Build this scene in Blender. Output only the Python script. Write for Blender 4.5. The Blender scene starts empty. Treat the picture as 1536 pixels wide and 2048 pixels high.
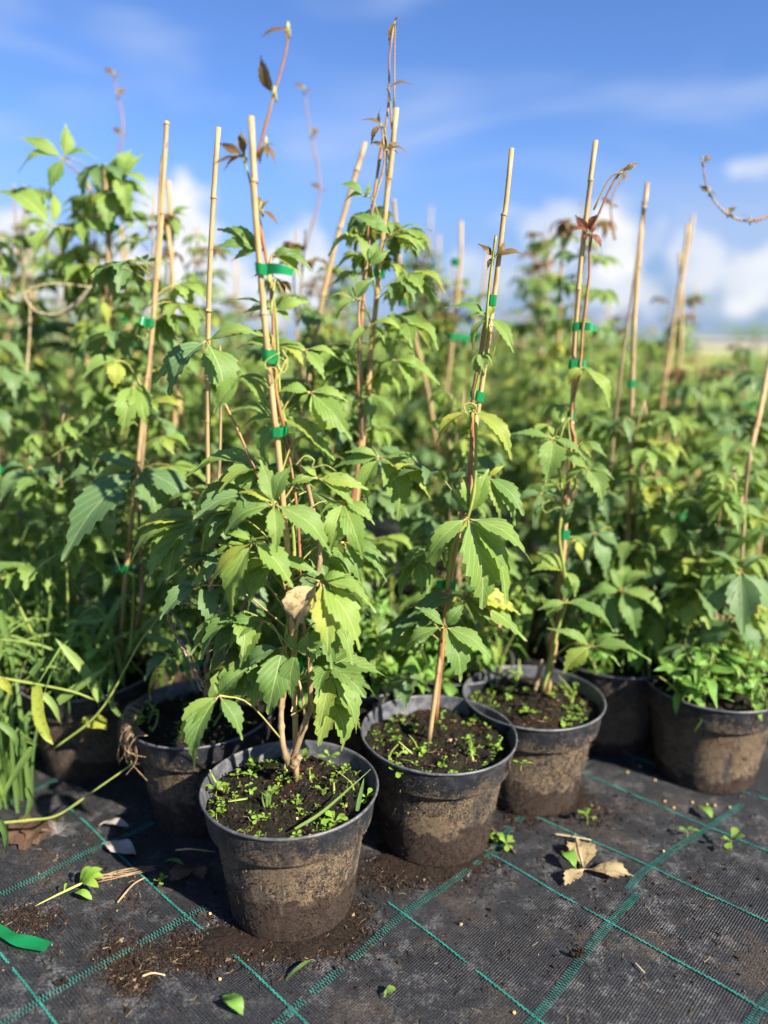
import bpy, math, random
import numpy as np
from mathutils import Vector, noise as mnoise

scene = bpy.context.scene
COL = scene.collection
R = math.radians

# ------------------------------------------------------------------ camera
FPX, PITCH, CAMH = 1490.0, R(12.6), 0.69      # focal length in pixels of a 1536x2048 frame
cam_d = bpy.data.cameras.new('camera')
cam = bpy.data.objects.new('camera', cam_d)
COL.objects.link(cam)
cam.location = (0, 0, CAMH)
cam.rotation_euler = (R(90) - PITCH, 0, 0)
cam_d.sensor_fit = 'VERTICAL'
cam_d.sensor_height = 36.0
cam_d.lens = 36.0 * FPX / 2048.0
cam_d.clip_start, cam_d.clip_end = 0.05, 3000
cam_d.dof.use_dof = True
cam_d.dof.focus_distance = 0.90
cam_d.dof.aperture_fstop = 1.5
scene.camera = cam

# ------------------------------------------------------------------ world, sun, exposure
SUN_EL, SUN_AZ = R(35), math.atan2(0.765, -0.644)     # azimuth from +Y towards +X
world = bpy.data.worlds.new('World')
scene.world = world
world.use_nodes = True
world.cycles.sampling_method = 'MANUAL'; world.cycles.sample_map_resolution = 256
wn, wl = world.node_tree.nodes, world.node_tree.links
wn.clear()
def W(t, **kw):
    n = wn.new(t)
    for k, v in kw.items(): setattr(n, k, v)
    return n
def wmath(op, a, b=None, c=None, clamp=False):
    n = wn.new('ShaderNodeMath'); n.operation = op; n.use_clamp = clamp
    for i, v in enumerate((a, b, c)):
        if v is None: continue
        if isinstance(v, (int, float)): n.inputs[i].default_value = v
        else: wl.new(v, n.inputs[i])
    return n.outputs[0]
w_out = W('ShaderNodeOutputWorld'); w_bg = W('ShaderNodeBackground')
w_sky = W('ShaderNodeTexSky', sky_type='NISHITA')
w_sky.sun_disc = False
w_sky.sun_elevation = SUN_EL
w_sky.sun_rotation = SUN_AZ
w_sky.air_density, w_sky.dust_density, w_sky.ozone_density = 1.0, 0.0, 4.0
w_bg.inputs['Strength'].default_value = 0.0675
w_tc = W('ShaderNodeTexCoord')
w_sep = W('ShaderNodeSeparateXYZ'); wl.new(w_tc.outputs['Generated'], w_sep.inputs[0])
el = wmath('ARCSINE', w_sep.outputs[2])
az = wmath('ARCTAN2', w_sep.outputs[0], w_sep.outputs[1])
# the cloud bank repeats every 60 degrees of azimuth all round the horizon
azf = wmath('SUBTRACT', wmath('WRAP', wmath('ADD', az, R(30)), R(60), 0.0), R(30))
w_n1 = W('ShaderNodeTexNoise'); w_n1.inputs['Scale'].default_value = 15; w_n1.inputs['Detail'].default_value = 4.5
w_n1.inputs['Roughness'].default_value = 0.6
wl.new(w_tc.outputs['Generated'], w_n1.inputs['Vector'])
n_off = wmath('MULTIPLY', wmath('SUBTRACT', w_n1.outputs['Fac'], 0.5), 2.0)
def pix_dir(px, py):
    x, y = (px - 768) / FPX, -(py - 1024) / FPX
    d = Vector((x, math.cos(PITCH) + y * math.sin(PITCH), -math.sin(PITCH) + y * math.cos(PITCH)))
    return d
def pix_azel(px, py):
    d = pix_dir(px, py).normalized()
    return math.atan2(d.x, d.y), math.asin(d.z)
cloud = None
# (pixel x, pixel y, half width deg, half height deg, weight)
for px, py, rw, rh, wt in [(365, 460, 3.6, 4.6, 1.0), (300, 560, 6, 3.6, .9), (420, 560, 3, 3, .8), (600, 520, 2.6, 3.0, .95),
                           (600, 600, 4.2, 2.4, .8), (40, 470, 3.2, 2.2, .8), (80, 560, 6, 3, .8), (1090, 450, 4.0, 2.6, .55),
                           (1240, 500, 3.4, 3.6, 1.0), (1200, 570, 6.0, 3.0, .75), (1060, 540, 4.6, 3.2, .5), (1400, 530, 3.0, 2.6, .7), (1500, 540, 2.8, 2.6, .75),
                           (1440, 590, 5.0, 1.6, .2), (1515, 335, 1.8, .8, .5), (860, 590, 3.0, 1.4, .25)]:
    a0, e0 = pix_azel(px, py)
    dx = wmath('DIVIDE', wmath('SUBTRACT', azf, a0), R(rw))
    dy = wmath('DIVIDE', wmath('SUBTRACT', el, e0), R(rh))
    r2 = wmath('SQRT', wmath('ADD', wmath('MULTIPLY', dx, dx), wmath('MULTIPLY', dy, dy)))
    v = wmath('ADD', wmath('SUBTRACT', 1.0, r2), wmath('MULTIPLY', n_off, 1.5))
    m = W('ShaderNodeMapRange', interpolation_type='SMOOTHSTEP')
    m.inputs['From Min'].default_value, m.inputs['From Max'].default_value = -0.02, 0.62
    m.inputs['To Max'].default_value = wt
    wl.new(v, m.inputs['Value'])
    cloud = m.outputs[0] if cloud is None else wmath('MAXIMUM', cloud, m.outputs[0])
# thin streaks of high cloud
w_mp = W('ShaderNodeMapping'); w_mp.inputs['Rotation'].default_value = (0, R(-24), R(8)); w_mp.inputs['Scale'].default_value = (1.4, 2.0, 5.5)
wl.new(w_tc.outputs['Generated'], w_mp.inputs['Vector'])
w_n2 = W('ShaderNodeTexNoise'); w_n2.inputs['Scale'].default_value = 1.7; w_n2.inputs['Detail'].default_value = 2.5; w_n2.inputs['Distortion'].default_value = 0.6
wl.new(w_mp.outputs[0], w_n2.inputs['Vector'])
w_st = W('ShaderNodeMapRange', interpolation_type='SMOOTHSTEP')
w_st.inputs['From Min'].default_value, w_st.inputs['From Max'].default_value, w_st.inputs['To Max'].default_value = 0.45, 0.68, 0.55
wl.new(w_n2.outputs['Fac'], w_st.inputs['Value'])
# whiter, hazier air low down
w_hz = W('ShaderNodeMapRange', interpolation_type='SMOOTHSTEP')
w_hz.inputs['From Min'].default_value, w_hz.inputs['From Max'].default_value = R(15), R(1)
w_hz.inputs['To Max'].default_value = 0.88
wl.new(el, w_hz.inputs['Value'])
def wmix(fac, a, b):
    n = W('ShaderNodeMix', data_type='RGBA'); wl.new(fac, n.inputs['Factor'])
    for s, v in ((n.inputs['A'], a), (n.inputs['B'], b)):
        if isinstance(v, tuple): s.default_value = v
        else: wl.new(v, s)
    return n.outputs['Result']
w_tint = W('ShaderNodeMix', data_type='RGBA', blend_type='MULTIPLY'); w_tint.inputs['Factor'].default_value = 1.0
wl.new(w_sky.outputs[0], w_tint.inputs['A']); w_tint.inputs['B'].default_value = (0.57, 0.69, 0.95, 1)
c1 = wmix(w_hz.outputs[0], w_tint.outputs['Result'], (1.55, 2.15, 3.25, 1))
c2 = wmix(w_st.outputs[0], c1, (2.6, 3.3, 4.8, 1))
shade = wmix(wmath('MULTIPLY', w_n1.outputs['Fac'], 1.0), (2.6, 3.0, 3.7, 1), (6.8, 6.6, 6.3, 1))
c3 = wmix(cloud, c2, shade)
wl.new(c3, w_bg.inputs['Color']); wl.new(w_bg.outputs[0], w_out.inputs[0])

sun_d = bpy.data.lights.new('sun', 'SUN'); sun = bpy.data.objects.new('sun', sun_d); COL.objects.link(sun)
sun_d.energy, sun_d.angle, sun_d.color = 4.7, R(0.6), (1.0, 0.91, 0.76)
to_sun = Vector((math.sin(SUN_AZ) * math.cos(SUN_EL), math.cos(SUN_AZ) * math.cos(SUN_EL), math.sin(SUN_EL)))
sun.rotation_euler = to_sun.to_track_quat('Z', 'Y').to_euler()
sun.location = to_sun * 20
vs = scene.view_settings
vs.view_transform, vs.look, vs.exposure, vs.gamma, vs.use_curve_mapping = 'Standard', 'None', 1.56, 1.0, False
scene.render.engine = 'CYCLES'
cy = scene.cycles
cy.use_denoising = True
cy.use_adaptive_sampling = True
cy.adaptive_threshold = 0.03
cy.max_bounces, cy.diffuse_bounces, cy.glossy_bounces, cy.transmission_bounces, cy.transparent_max_bounces = 7, 6, 1, 6, 4
cy.caustics_reflective = cy.caustics_refractive = False
cy.sample_clamp_indirect = 6

# ------------------------------------------------------------------ helpers
def at(px, py, Y):
    """world point seen at a pixel of the photograph, standing at distance Y"""
    d = pix_dir(px, py)
    t = Y / d.y
    return Vector((d.x * t, Y, CAMH + d.z * t))
def ground(px, py, z=0.0):
    d = pix_dir(px, py); t = (z - CAMH) / d.z
    return Vector((d.x * t, d.y * t, z))
UP = Vector((0, 0, 1))
CAMP = Vector((0, 0, CAMH))

def new_obj(name, me, parent=None, mat=None):
    o = bpy.data.objects.new(name, me); COL.objects.link(o)
    if parent is not None: o.parent = parent
    if mat is not None and me is not None and not me.materials: me.materials.append(mat)
    return o
def tag(o, label=None, cat=None, group=None, kind=None):
    if label: o['label'] = label
    if cat: o['category'] = cat
    if group: o['group'] = group
    if kind: o['kind'] = kind
    return o
def empty(name, loc, label, cat, group=None):
    e = bpy.data.objects.new(name, None); COL.objects.link(e); e.location = loc
    e.empty_display_size = 0.03
    return tag(e, label, cat, group)
class MB:
    """collects geometry for one mesh"""
    def __init__(s): s.v, s.f, s.uv, s.tint, s.mi = [], [], [], [], []
    def add(s, V, F, UV=None, tint=0.5, mi=0):
        b = len(s.v)
        s.v.extend([tuple(p) for p in V]); s.f.extend([tuple(i + b for i in f) for f in F])
        s.uv.extend(UV if UV is not None else [(0.5, 0.5)] * len(V)); s.tint.extend([tint] * len(V))
        s.mi.extend([mi] * len(F))
        return s
    def mesh(s, name, mats=(), smooth=True, origin=None):
        me = bpy.data.meshes.new(name)
        V = np.array(s.v, dtype=np.float32).reshape(-1, 3)
        if origin is not None: V = V - np.array(origin, dtype=np.float32)
        me.from_pydata(V.tolist(), [], s.f)
        uvl = me.uv_layers.new(name='UVMap')
        li = np.empty(len(me.loops), dtype=np.int32); me.loops.foreach_get('vertex_index', li)
        uvl.data.foreach_set('uv', np.array(s.uv, dtype=np.float32)[li].ravel())
        at_ = me.attributes.new('tint', 'FLOAT', 'POINT'); at_.data.foreach_set('value', np.array(s.tint, dtype=np.float32))
        for m in mats: me.materials.append(m)
        if any(s.mi): me.polygons.foreach_set('material_index', np.array(s.mi, dtype=np.int32))
        me.polygons.foreach_set('use_smooth', np.full(len(me.polygons), smooth))
        me.update()
        return me

def spline(pts, n):
    """Catmull-Rom through pts, n samples"""
    P = [Vector(p) for p in pts]
    if len(P) == 2: return [P[0].lerp(P[1], i / (n - 1)) for i in range(n)]
    P = [P[0] * 2 - P[1]] + P + [P[-1] * 2 - P[-2]]
    out = []; m = len(P) - 3
    for i in range(n):
        t = i / (n - 1) * m; k = min(int(t), m - 1); u = t - k
        a, b, c, d = P[k:k + 4]
        out.append(0.5 * ((2 * b) + (c - a) * u + (2 * a - 5 * b + 4 * c - d) * u * u + (3 * b - a - 3 * c + d) * u ** 3))
    return out
def tube(mb, pts, rad, sides=6, cap=True, tint=0.5, mi=0, vscale=None):
    n = len(pts)
    rr = rad if hasattr(rad, '__len__') else [rad] * n
    V, F, UV = [], [], []
    prev = None; acc = 0
    for i, p in enumerate(pts):
        t = (pts[min(i + 1, n - 1)] - pts[max(i - 1, 0)]).normalized()
        if prev is None:
            a = t.orthogonal().normalized()
        else:
            a = (prev - t * prev.dot(t)).normalized()
        prev = a; b = t.cross(a)
        if i: acc += (p - pts[i - 1]).length
        for k in range(sides):
            an = 2 * math.pi * k / sides
            V.append(p + (a * math.cos(an) + b * math.sin(an)) * rr[i]); UV.append((k / sides, acc))
    for i in range(n - 1):
        for k in range(sides):
            k2 = (k + 1) % sides
            F.append((i * sides + k, i * sides + k2, (i + 1) * sides + k2, (i + 1) * sides + k))
    if cap:
        F.append(tuple(range(sides - 1, -1, -1))); F.append(tuple((n - 1) * sides + k for k in range(sides)))
    mb.add(V, F, UV, tint, mi)

PROF = {
    'creeper': ([0, .05, .14, .26, .38, .48, .56, .66, .76, .86, .94, 1], [.035, .06, .24, .58, .87, .99, 1, .87, .60, .30, .11, 0]),
    'oval': ([0, .08, .2, .35, .5, .65, .8, .92, 1], [.06, .12, .5, .85, 1, .95, .7, .35, 0]),
    'lance': ([0, .08, .2, .35, .5, .65, .8, .92, 1], [.12, .25, .72, .97, 1, .82, .5, .2, 0]),
    'grass': ([0, .05, .3, .6, .8, 1], [.75, .9, 1, .85, .5, 0]),
    'seed': ([0, .3, .5, .75, .92, 1], [.12, .2, .65, 1, .7, 0]),
}
def blade(mb, path, nrm, width, prof='creeper', rows=16, cross=2, fold=0.25, teeth=6, rnd=random, wob=0.06, tint=None, mi=0, curl=0.0):
    """leaf blade along a path of points; nrm = rough upper-side normal, width = full width"""
    P = spline(path, rows + 1)
    xs, ws = PROF[prof]
    V, F, UV = [], [], []
    hw = width / 2
    ph = rnd.uniform(0, 6.28); ph2 = rnd.uniform(0, 6.28)
    asym = rnd.uniform(-.06, .06)
    length = sum((P[i + 1] - P[i]).length for i in range(rows))
    tw = rnd.uniform(-.35, .35) if wob else 0
    for i in range(rows + 1):
        t = i / rows
        T = (P[min(i + 1, rows)] - P[max(i - 1, 0)]).normalized()
        N = (nrm - T * nrm.dot(T))
        N = N.normalized() if N.length > 1e-5 else T.orthogonal().normalized()
        B = T.cross(N)
        if tw:
            c, s_ = math.cos(tw * (t - .3)), math.sin(tw * (t - .3))
            N, B = N * c + B * s_, B * c - N * s_
        w = float(np.interp(t, xs, ws)) * hw
        tooth = 0; fw = 0
        if teeth and .26 < t < .97:
            if i % 2:
                tooth = hw * rnd.uniform(.08, .19) * (0.55 + 0.45 * math.sin(t * 3.1)); fw = length * .032
            else:
                tooth = -hw * .05; fw = -length * .012
        for j in range(-cross, cross + 1):
            u = j / cross
            au = abs(u)
            edge = 1 if au == 1 else 0
            ww = w * (1 + (asym if u > 0 else -asym)) + tooth * edge
            z = fold * w * (au ** 1.15) - curl * w * au * au
            z += wob * hw * (math.sin(t * 9 + ph + u * 1.7) * au + .6 * math.sin(t * 17 + ph2 + 2.6 * u) * au * au)
            V.append(P[i] + B * (u * ww) + N * z + T * (fw * edge))
            UV.append((0.5 + 0.5 * u * (w / hw if hw else 1), t))
    c = 2 * cross + 1
    for i in range(rows):
        for j in range(c - 1):
            F.append((i * c + j, i * c + j + 1, (i + 1) * c + j + 1, (i + 1) * c + j))
    mb.add(V, F, UV, rnd.random() if tint is None else tint, mi)

# ------------------------------------------------------------------ materials
def mat_new(name):
    m = bpy.data.materials.new(name); m.use_nodes = True
    nt = m.node_tree; nt.nodes.clear()
    return m, nt.nodes, nt.links
class NT:
    def __init__(s, name):
        s.m, s.n, s.l = mat_new(name)
    def node(s, t, ins=None, **kw):
        n = s.n.new(t)
        for k, v in kw.items(): setattr(n, k, v)
        for k, v in (ins or {}).items():
            sock = n.inputs[k]
            if isinstance(v, bpy.types.NodeSocket): s.l.new(v, sock)
            else: sock.default_value = v
        return n
    def math(s, op, a, b=0.0, clamp=False):
        return s.node('ShaderNodeMath', {0: a, 1: b}, operation=op, use_clamp=clamp).outputs[0]
    def mix(s, f, a, b, blend='MIX'):
        n = s.node('ShaderNodeMix', data_type='RGBA', blend_type=blend)
        for k, v in (('Factor', f), ('A', a), ('B', b)):
            sock = [q for q in n.inputs if q.name == k and (k == 'Factor' and q.type == 'VALUE' or q.type == 'RGBA')][0]
            if isinstance(v, bpy.types.NodeSocket): s.l.new(v, sock)
            else: sock.default_value = (tuple(v) + (1,))[:4] if isinstance(v, tuple) else v
        return [q for q in n.outputs if q.type == 'RGBA'][0]
    def noise(s, vec, scale, detail=3, rough=.55, dist=0.0):
        return s.node('ShaderNodeTexNoise', {'Vector': vec, 'Scale': scale, 'Detail': detail, 'Roughness': rough, 'Distortion': dist}).outputs['Fac']
    def ramp(s, f, lo, hi, a=0.0, b=1.0):
        n = s.node('ShaderNodeMapRange', {'Value': f, 'From Min': lo, 'From Max': hi, 'To Min': a, 'To Max': b}, interpolation_type='SMOOTHSTEP')
        return n.outputs[0]
    def bump(s, h, strength, dist):
        return s.node('ShaderNodeBump', {'Height': h, 'Strength': strength, 'Distance': dist}).outputs[0]
    def out(s, sh):
        o = s.node('ShaderNodeOutputMaterial'); s.l.new(sh, o.inputs['Surface']); return s.m
    def pbsdf(s, col, rough, nrm=None, spec=.5, **kw):
        d = {'Base Color': col if isinstance(col, bpy.types.NodeSocket) else (tuple(col) + (1,))[:4], 'Roughness': rough, 'Specular IOR Level': spec}
        if nrm is not None: d['Normal'] = nrm
        d.update(kw)
        return s.node('ShaderNodeBsdfPrincipled', d).outputs[0]

def leaf_mat(name, ca, cb, vein, under, trans_col, trans=.32, rough=.42, nv=7.0, spots=0.0, spot_col=(.12, .07, .025), yellow=None, spec=.32, veins=1.0):
    t = NT(name)
    uv = t.node('ShaderNodeUVMap').outputs[0]
    sep = t.node('ShaderNodeSeparateXYZ', {0: uv})
    u = t.math('ABSOLUTE', t.math('SUBTRACT', sep.outputs[0], .5)); v = sep.outputs[1]
    rnd = t.node('ShaderNodeObjectInfo').outputs['Random']
    ti = t.node('ShaderNodeAttribute', attribute_name='tint').outputs['Fac']
    pos = t.node('ShaderNodeNewGeometry')
    oc = t.node('ShaderNodeTexCoord').outputs['Object']
    mixr = t.math('FRACT', t.math('ADD', rnd, ti))
    n1 = t.noise(oc, 22, 1.5)
    f = t.math('ADD', t.math('MULTIPLY', mixr, .75), t.math('MULTIPLY', t.math('SUBTRACT', n1, .4), .7), clamp=True)
    col = t.mix(f, ca, cb)
    if yellow:
        yf = t.math('MULTIPLY', t.ramp(mixr, .74, .98), t.ramp(t.noise(oc, 9, 2), .38, .66), clamp=True)
        col = t.mix(yf, col, yellow)
    # veins: midrib and slanting side veins
    mid = t.ramp(u, .026, .008)
    s_ = t.math('FRACT', t.math('ADD', t.math('MULTIPLY', v, nv), t.math('MULTIPLY', u, -6.2)))
    side = t.ramp(t.math('ABSOLUTE', t.math('SUBTRACT', s_, .5)), .085, .02)
    ve = t.math('MAXIMUM', mid, t.math('MULTIPLY', side, .8))
    col = t.mix(t.math('MULTIPLY', ve, .75 * veins), col, vein)
    if spots:
        sp = t.ramp(t.noise(oc, 120, 2, .6), .68 - .06 * spots, .76 - .06 * spots)
        ed = t.math('MULTIPLY', t.ramp(t.noise(oc, 34, 3), .52, .66), t.ramp(t.math('ADD', u, t.math('MULTIPLY', v, .3)), .42, .7))
        col = t.mix(t.math('MAXIMUM', t.math('MULTIPLY', sp, .7), t.math('MULTIPLY', ed, t.ramp(mixr, .4, .8))), col, spot_col)
    back = pos.outputs['Backfacing']
    colb = t.mix(t.math('MULTIPLY', back, .7), col, under)
    bl = t.math('ADD', t.math('MULTIPLY', ve, -.6), t.math('MULTIPLY', t.noise(oc, 260, 1, .6), .45))
    bl = t.math('ADD', bl, t.math('MULTIPLY', t.math('SINE', t.math('MULTIPLY', s_, 6.283)), .11 * veins))
    nrm = t.bump(bl, .5, .0012)
    d = t.pbsdf(colb, t.math('ADD', t.math('MULTIPLY', n1, .25), rough - .1), nrm, spec)
    tc = t.mix(.5, colb, trans_col)
    tr = t.node('ShaderNodeBsdfTranslucent', {'Color': tc, 'Normal': nrm}).outputs[0]
    sh = t.node('ShaderNodeMixShader', {0: trans, 1: d, 2: tr}).outputs[0]
    return t.out(sh)

M = {}
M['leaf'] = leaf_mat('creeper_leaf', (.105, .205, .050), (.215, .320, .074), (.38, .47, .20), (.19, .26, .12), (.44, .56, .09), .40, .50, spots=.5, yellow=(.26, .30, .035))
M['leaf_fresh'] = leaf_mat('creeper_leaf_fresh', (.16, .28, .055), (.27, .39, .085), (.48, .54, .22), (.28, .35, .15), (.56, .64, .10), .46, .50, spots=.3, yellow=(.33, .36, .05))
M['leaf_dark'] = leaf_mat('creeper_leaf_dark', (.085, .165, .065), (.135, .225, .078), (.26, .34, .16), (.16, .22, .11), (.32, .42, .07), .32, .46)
M['leaf_bronze'] = leaf_mat('creeper_leaf_bronze', (.13, .075, .030), (.17, .13, .04), (.32, .16, .07), (.14, .07, .045), (.42, .17, .04), .32, .38)
M['leaf_red'] = leaf_mat('creeper_leaf_red', (.15, .055, .030), (.20, .085, .035), (.36, .12, .07), (.16, .06, .04), (.50, .12, .05), .32, .36)
M['leaf_dry'] = leaf_mat('dry_leaf', (.27, .20, .10), (.40, .32, .18), (.46, .37, .23), (.30, .21, .11), (.45, .30, .12), .15, .75, spots=2.2, spot_col=(.13, .08, .04), spec=.2)
M['leaf_yellow'] = leaf_mat('yellowing_leaf', (.34, .36, .05), (.26, .33, .05), (.42, .42, .14), (.30, .31, .10), (.50, .48, .05), .34, .45, spots=1.6, spot_col=(.10, .07, .02))
M['leaf_grey'] = leaf_mat('bleached_leaf', (.36, .33, .29), (.42, .38, .34), (.30, .27, .24), (.40, .36, .32), (.4, .36, .3), .08, .7, spots=1.0, spec=.2)
M['leaf_brown'] = leaf_mat('brown_leaf', (.075, .045, .030), (.11, .065, .04), (.14, .09, .06), (.09, .055, .04), (.12, .06, .03), .08, .7, spec=.2)
M['weed'] = leaf_mat('weed_leaf', (.13, .28, .05), (.21, .37, .07), (.24, .38, .10), (.15, .26, .08), (.26, .48, .03), .34, .38, nv=5)
M['seedling'] = leaf_mat('seedling_leaf', (.20, .36, .045), (.27, .42, .06), (.32, .46, .12), (.24, .38, .10), (.34, .54, .06), .36, .42, nv=3, veins=.5)
M['grass'] = leaf_mat('grass_blade', (.095, .18, .048), (.16, .26, .068), (.20, .30, .10), (.12, .21, .06), (.24, .42, .05), .34, .38, nv=0.0, veins=.7)
M['grass_light'] = leaf_mat('grass_blade_light', (.17, .29, .06), (.24, .34, .09), (.32, .42, .16), (.22, .32, .10), (.34, .46, .08), .34, .42, nv=0.0, spots=.4, veins=.7)

def simple(name, ca, cb, scale, rough=.6, bump=.3, bd=.001, stretch=(1, 1, 1), spec=.4, rand=.0, **kw):
    t = NT(name)
    oc = t.node('ShaderNodeTexCoord').outputs['Object']
    mp = t.node('ShaderNodeMapping', {'Vector': oc, 'Scale': stretch}).outputs[0]
    n = t.noise(mp, scale, 5, .6)
    f = t.ramp(n, .34, .68)
    if rand:
        f = t.math('ADD', f, t.math('MULTIPLY', t.math('SUBTRACT', t.node('ShaderNodeObjectInfo').outputs['Random'], .5), rand), clamp=True)
    col = t.mix(f, ca, cb)
    return t.out(t.pbsdf(col, rough, t.bump(n, bump, bd), spec, **kw))
M['stem_red'] = simple('young_stem', (.24, .10, .055), (.32, .20, .08), 40, .45)
M['stem_green'] = simple('green_stem', (.17, .24, .05), (.28, .30, .08), 40, .45)
M['stem_wood'] = simple('woody_stem', (.16, .105, .06), (.34, .25, .145), 60, .7, .6, .0012, (1, 1, .35))
M['petiole'] = simple('petiole', (.26, .30, .08), (.34, .22, .09), 30, .45)
M['tendril'] = simple('tendril', (.34, .40, .10), (.44, .42, .12), 30, .45)
M['purple'] = simple('grass_seedhead', (.15, .085, .11), (.42, .36, .24), 130, .7)
M['straw'] = simple('dry_straw', (.36, .27, .14), (.52, .43, .27), 60, .7)
M['straw_grey'] = simple('braided_straw', (.20, .17, .13), (.50, .45, .34), 120, .8, .8, .002)
M['twig'] = simple('twig', (.07, .05, .035), (.16, .11, .07), 80, .8, .6)
M['root'] = simple('root_fibre', (.22, .14, .075), (.40, .28, .16), 80, .85)
M['prill'] = simple('fertiliser_prill', (.55, .36, .12), (.62, .45, .18), 90, .4)
M['fluff'] = simple('seed_fluff', (.5, .48, .44), (.6, .58, .54), 50, .9)
M['bark'] = simple('bark', (.06, .045, .03), (.12, .09, .06), 8, .9)
M['wall'] = simple('pale_wall', (.34, .32, .27), (.40, .37, .32), 2, .8)
M['roof'] = simple('roof_sheet', (.26, .24, .22), (.32, .29, .26), 2, .7)
M['petal'] = leaf_mat('pink_petal', (.45, .03, .22), (.5, .05, .27), (.55, .1, .3), (.45, .05, .25), (.6, .05, .3), .3, .5)

def make_cane_mat():
    t = NT('bamboo')
    uv = t.node('ShaderNodeUVMap').outputs[0]
    sep = t.node('ShaderNodeSeparateXYZ', {0: uv})
    oc = t.node('ShaderNodeTexCoord').outputs['Object']
    rnd = t.node('ShaderNodeObjectInfo').outputs['Random']
    st = t.noise(t.node('ShaderNodeMapping', {'Vector': oc, 'Scale': (1, 1, .06)}).outputs[0], 420, 3)
    n = t.noise(oc, 9, 4)
    col = t.mix(t.ramp(st, .3, .7), (.33, .22, .10), (.46, .335, .17))
    col = t.mix(t.ramp(n, .5, .72), col, (.36, .22, .095))
    col = t.mix(t.math('MULTIPLY', t.ramp(t.noise(t.node('ShaderNodeMapping', {'Vector': oc, 'Scale': (1, 1, .3)}).outputs[0], 55, 3), .54, .68), .75), col, (.19, .145, .10))
    col = t.mix(t.math('MULTIPLY', rnd, .35), col, (.34, .24, .13))
    col = t.mix(t.ramp(sep.outputs[1], .05, .0, 0, .75), col, (.10, .06, .03))
    return t.out(t.pbsdf(col, .45, t.bump(st, .35, .0006), .4))
M['cane'] = make_cane_mat()
M['node'] = simple('cane_node', (.20, .13, .07), (.34, .23, .12), 200, .7)

def make_tape_mat():
    t = NT('green_tape')
    oc = t.node('ShaderNodeTexCoord').outputs['Object']
    n = t.noise(oc, 90, 3)
    col = t.mix(n, (.004, .17, .055), (.012, .25, .085))
    nr = t.bump(t.noise(oc, 160, 3), .4, .0008)
    d = t.pbsdf(col, .28, nr, .5)
    tr = t.node('ShaderNodeBsdfTranslucent', {'Color': (.02, .55, .18, 1), 'Normal': nr}).outputs[0]
    return t.out(t.node('ShaderNodeMixShader', {0: .3, 1: d, 2: tr}).outputs[0])
M['tape'] = make_tape_mat()

def make_pot_mat():
    t = NT('dirty_pot_plastic')
    oc = t.node('ShaderNodeTexCoord').outputs['Object']
    rnd = t.node('ShaderNodeObjectInfo').outputs['Random']
    sh = t.node('ShaderNodeVectorMath', {0: oc, 1: t.node('ShaderNodeCombineXYZ', {0: t.math('MULTIPLY', rnd, 7), 1: 3.3, 2: 0.0}).outputs[0]}, operation='ADD').outputs[0]
    z = t.node('ShaderNodeSeparateXYZ', {0: oc}).outputs[2]
    big = t.noise(sh, 15, 4, .6)
    mid = t.noise(sh, 60, 4, .65)
    fib = t.noise(t.node('ShaderNodeMapping', {'Vector': sh, 'Scale': (1, 1, 1.4)}).outputs[0], 420, 3, .75, 1.2)
    fib2 = t.noise(sh, 900, 2, .7)
    plastic = t.mix(t.ramp(mid, .4, .7), (.014, .016, .021), (.032, .034, .042))
    # how much dry peat sticks: most below the collar
    zone = t.ramp(z, .150, .108)
    cover = t.math('ADD', t.math('MULTIPLY', zone, .62), t.math('MULTIPLY', t.math('SUBTRACT', big, .5), 1.25))
    cover = t.math('ADD', cover, t.math('MULTIPLY', t.math('SUBTRACT', mid, .5), .8))
    cover = t.math('ADD', cover, t.math('MULTIPLY', t.math('SUBTRACT', t.math('FRACT', t.math('MULTIPLY', rnd, 5.7)), .5), .35))
    cover = t.math('ADD', cover, t.math('MULTIPLY', t.math('SUBTRACT', fib, .5), 3.0))
    cover = t.math('ADD', cover, t.math('MULTIPLY', t.math('SUBTRACT', t.noise(sh, 150, 3, .7), .5), 1.6))
    dirt = t.ramp(cover, .16, .66)
    dry = t.mix(t.ramp(fib, .30, .66), (.034, .023, .016), (.24, .172, .107))
    dry = t.mix(t.ramp(fib2, .60, .72), dry, (.50, .39, .25))
    dry = t.mix(t.ramp(big, .42, .62, 0, .55), dry, (.13, .085, .05))
    wetline = t.math('ADD', t.math('ADD', z, t.math('MULTIPLY', t.math('SUBTRACT', mid, .5), .035)), t.math('MULTIPLY', t.math('SUBTRACT', big, .5), .06))
    wetline = t.math('ADD', wetline, t.math('MULTIPLY', t.math('SUBTRACT', t.node('ShaderNodeSeparateXYZ', {0: t.node('ShaderNodeObjectInfo').outputs['Color']}).outputs[0], .5), .1))
    wet = t.ramp(wetline, .054, .044)
    streak = t.noise(t.node('ShaderNodeMapping', {'Vector': sh, 'Scale': (1, 1, .12)}).outputs[0], 46, 3, .6)
    dirt = t.math('MULTIPLY', dirt, t.ramp(streak, .30, .52, .25, 1.0))
    wetcol = t.mix(t.ramp(fib, .35, .7), (.013, .009, .007), (.075, .045, .030))
    col = t.mix(dirt, plastic, dry)
    wd = t.math('MULTIPLY', wet, t.ramp(t.math('ADD', big, t.math('MULTIPLY', mid, .3)), .45, .52))
    col = t.mix(wd, col, wetcol)
    h = t.math('ADD', t.math('MULTIPLY', dirt, .5), t.math('MULTIPLY', fib, t.math('ADD', t.math('MULTIPLY', dirt, .8), .05)))
    rough = t.math('ADD', t.math('MULTIPLY', dirt, .42), .42)
    return t.out(t.pbsdf(col, rough, t.bump(h, .8, .0025), .4))
M['pot'] = make_pot_mat()
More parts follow.
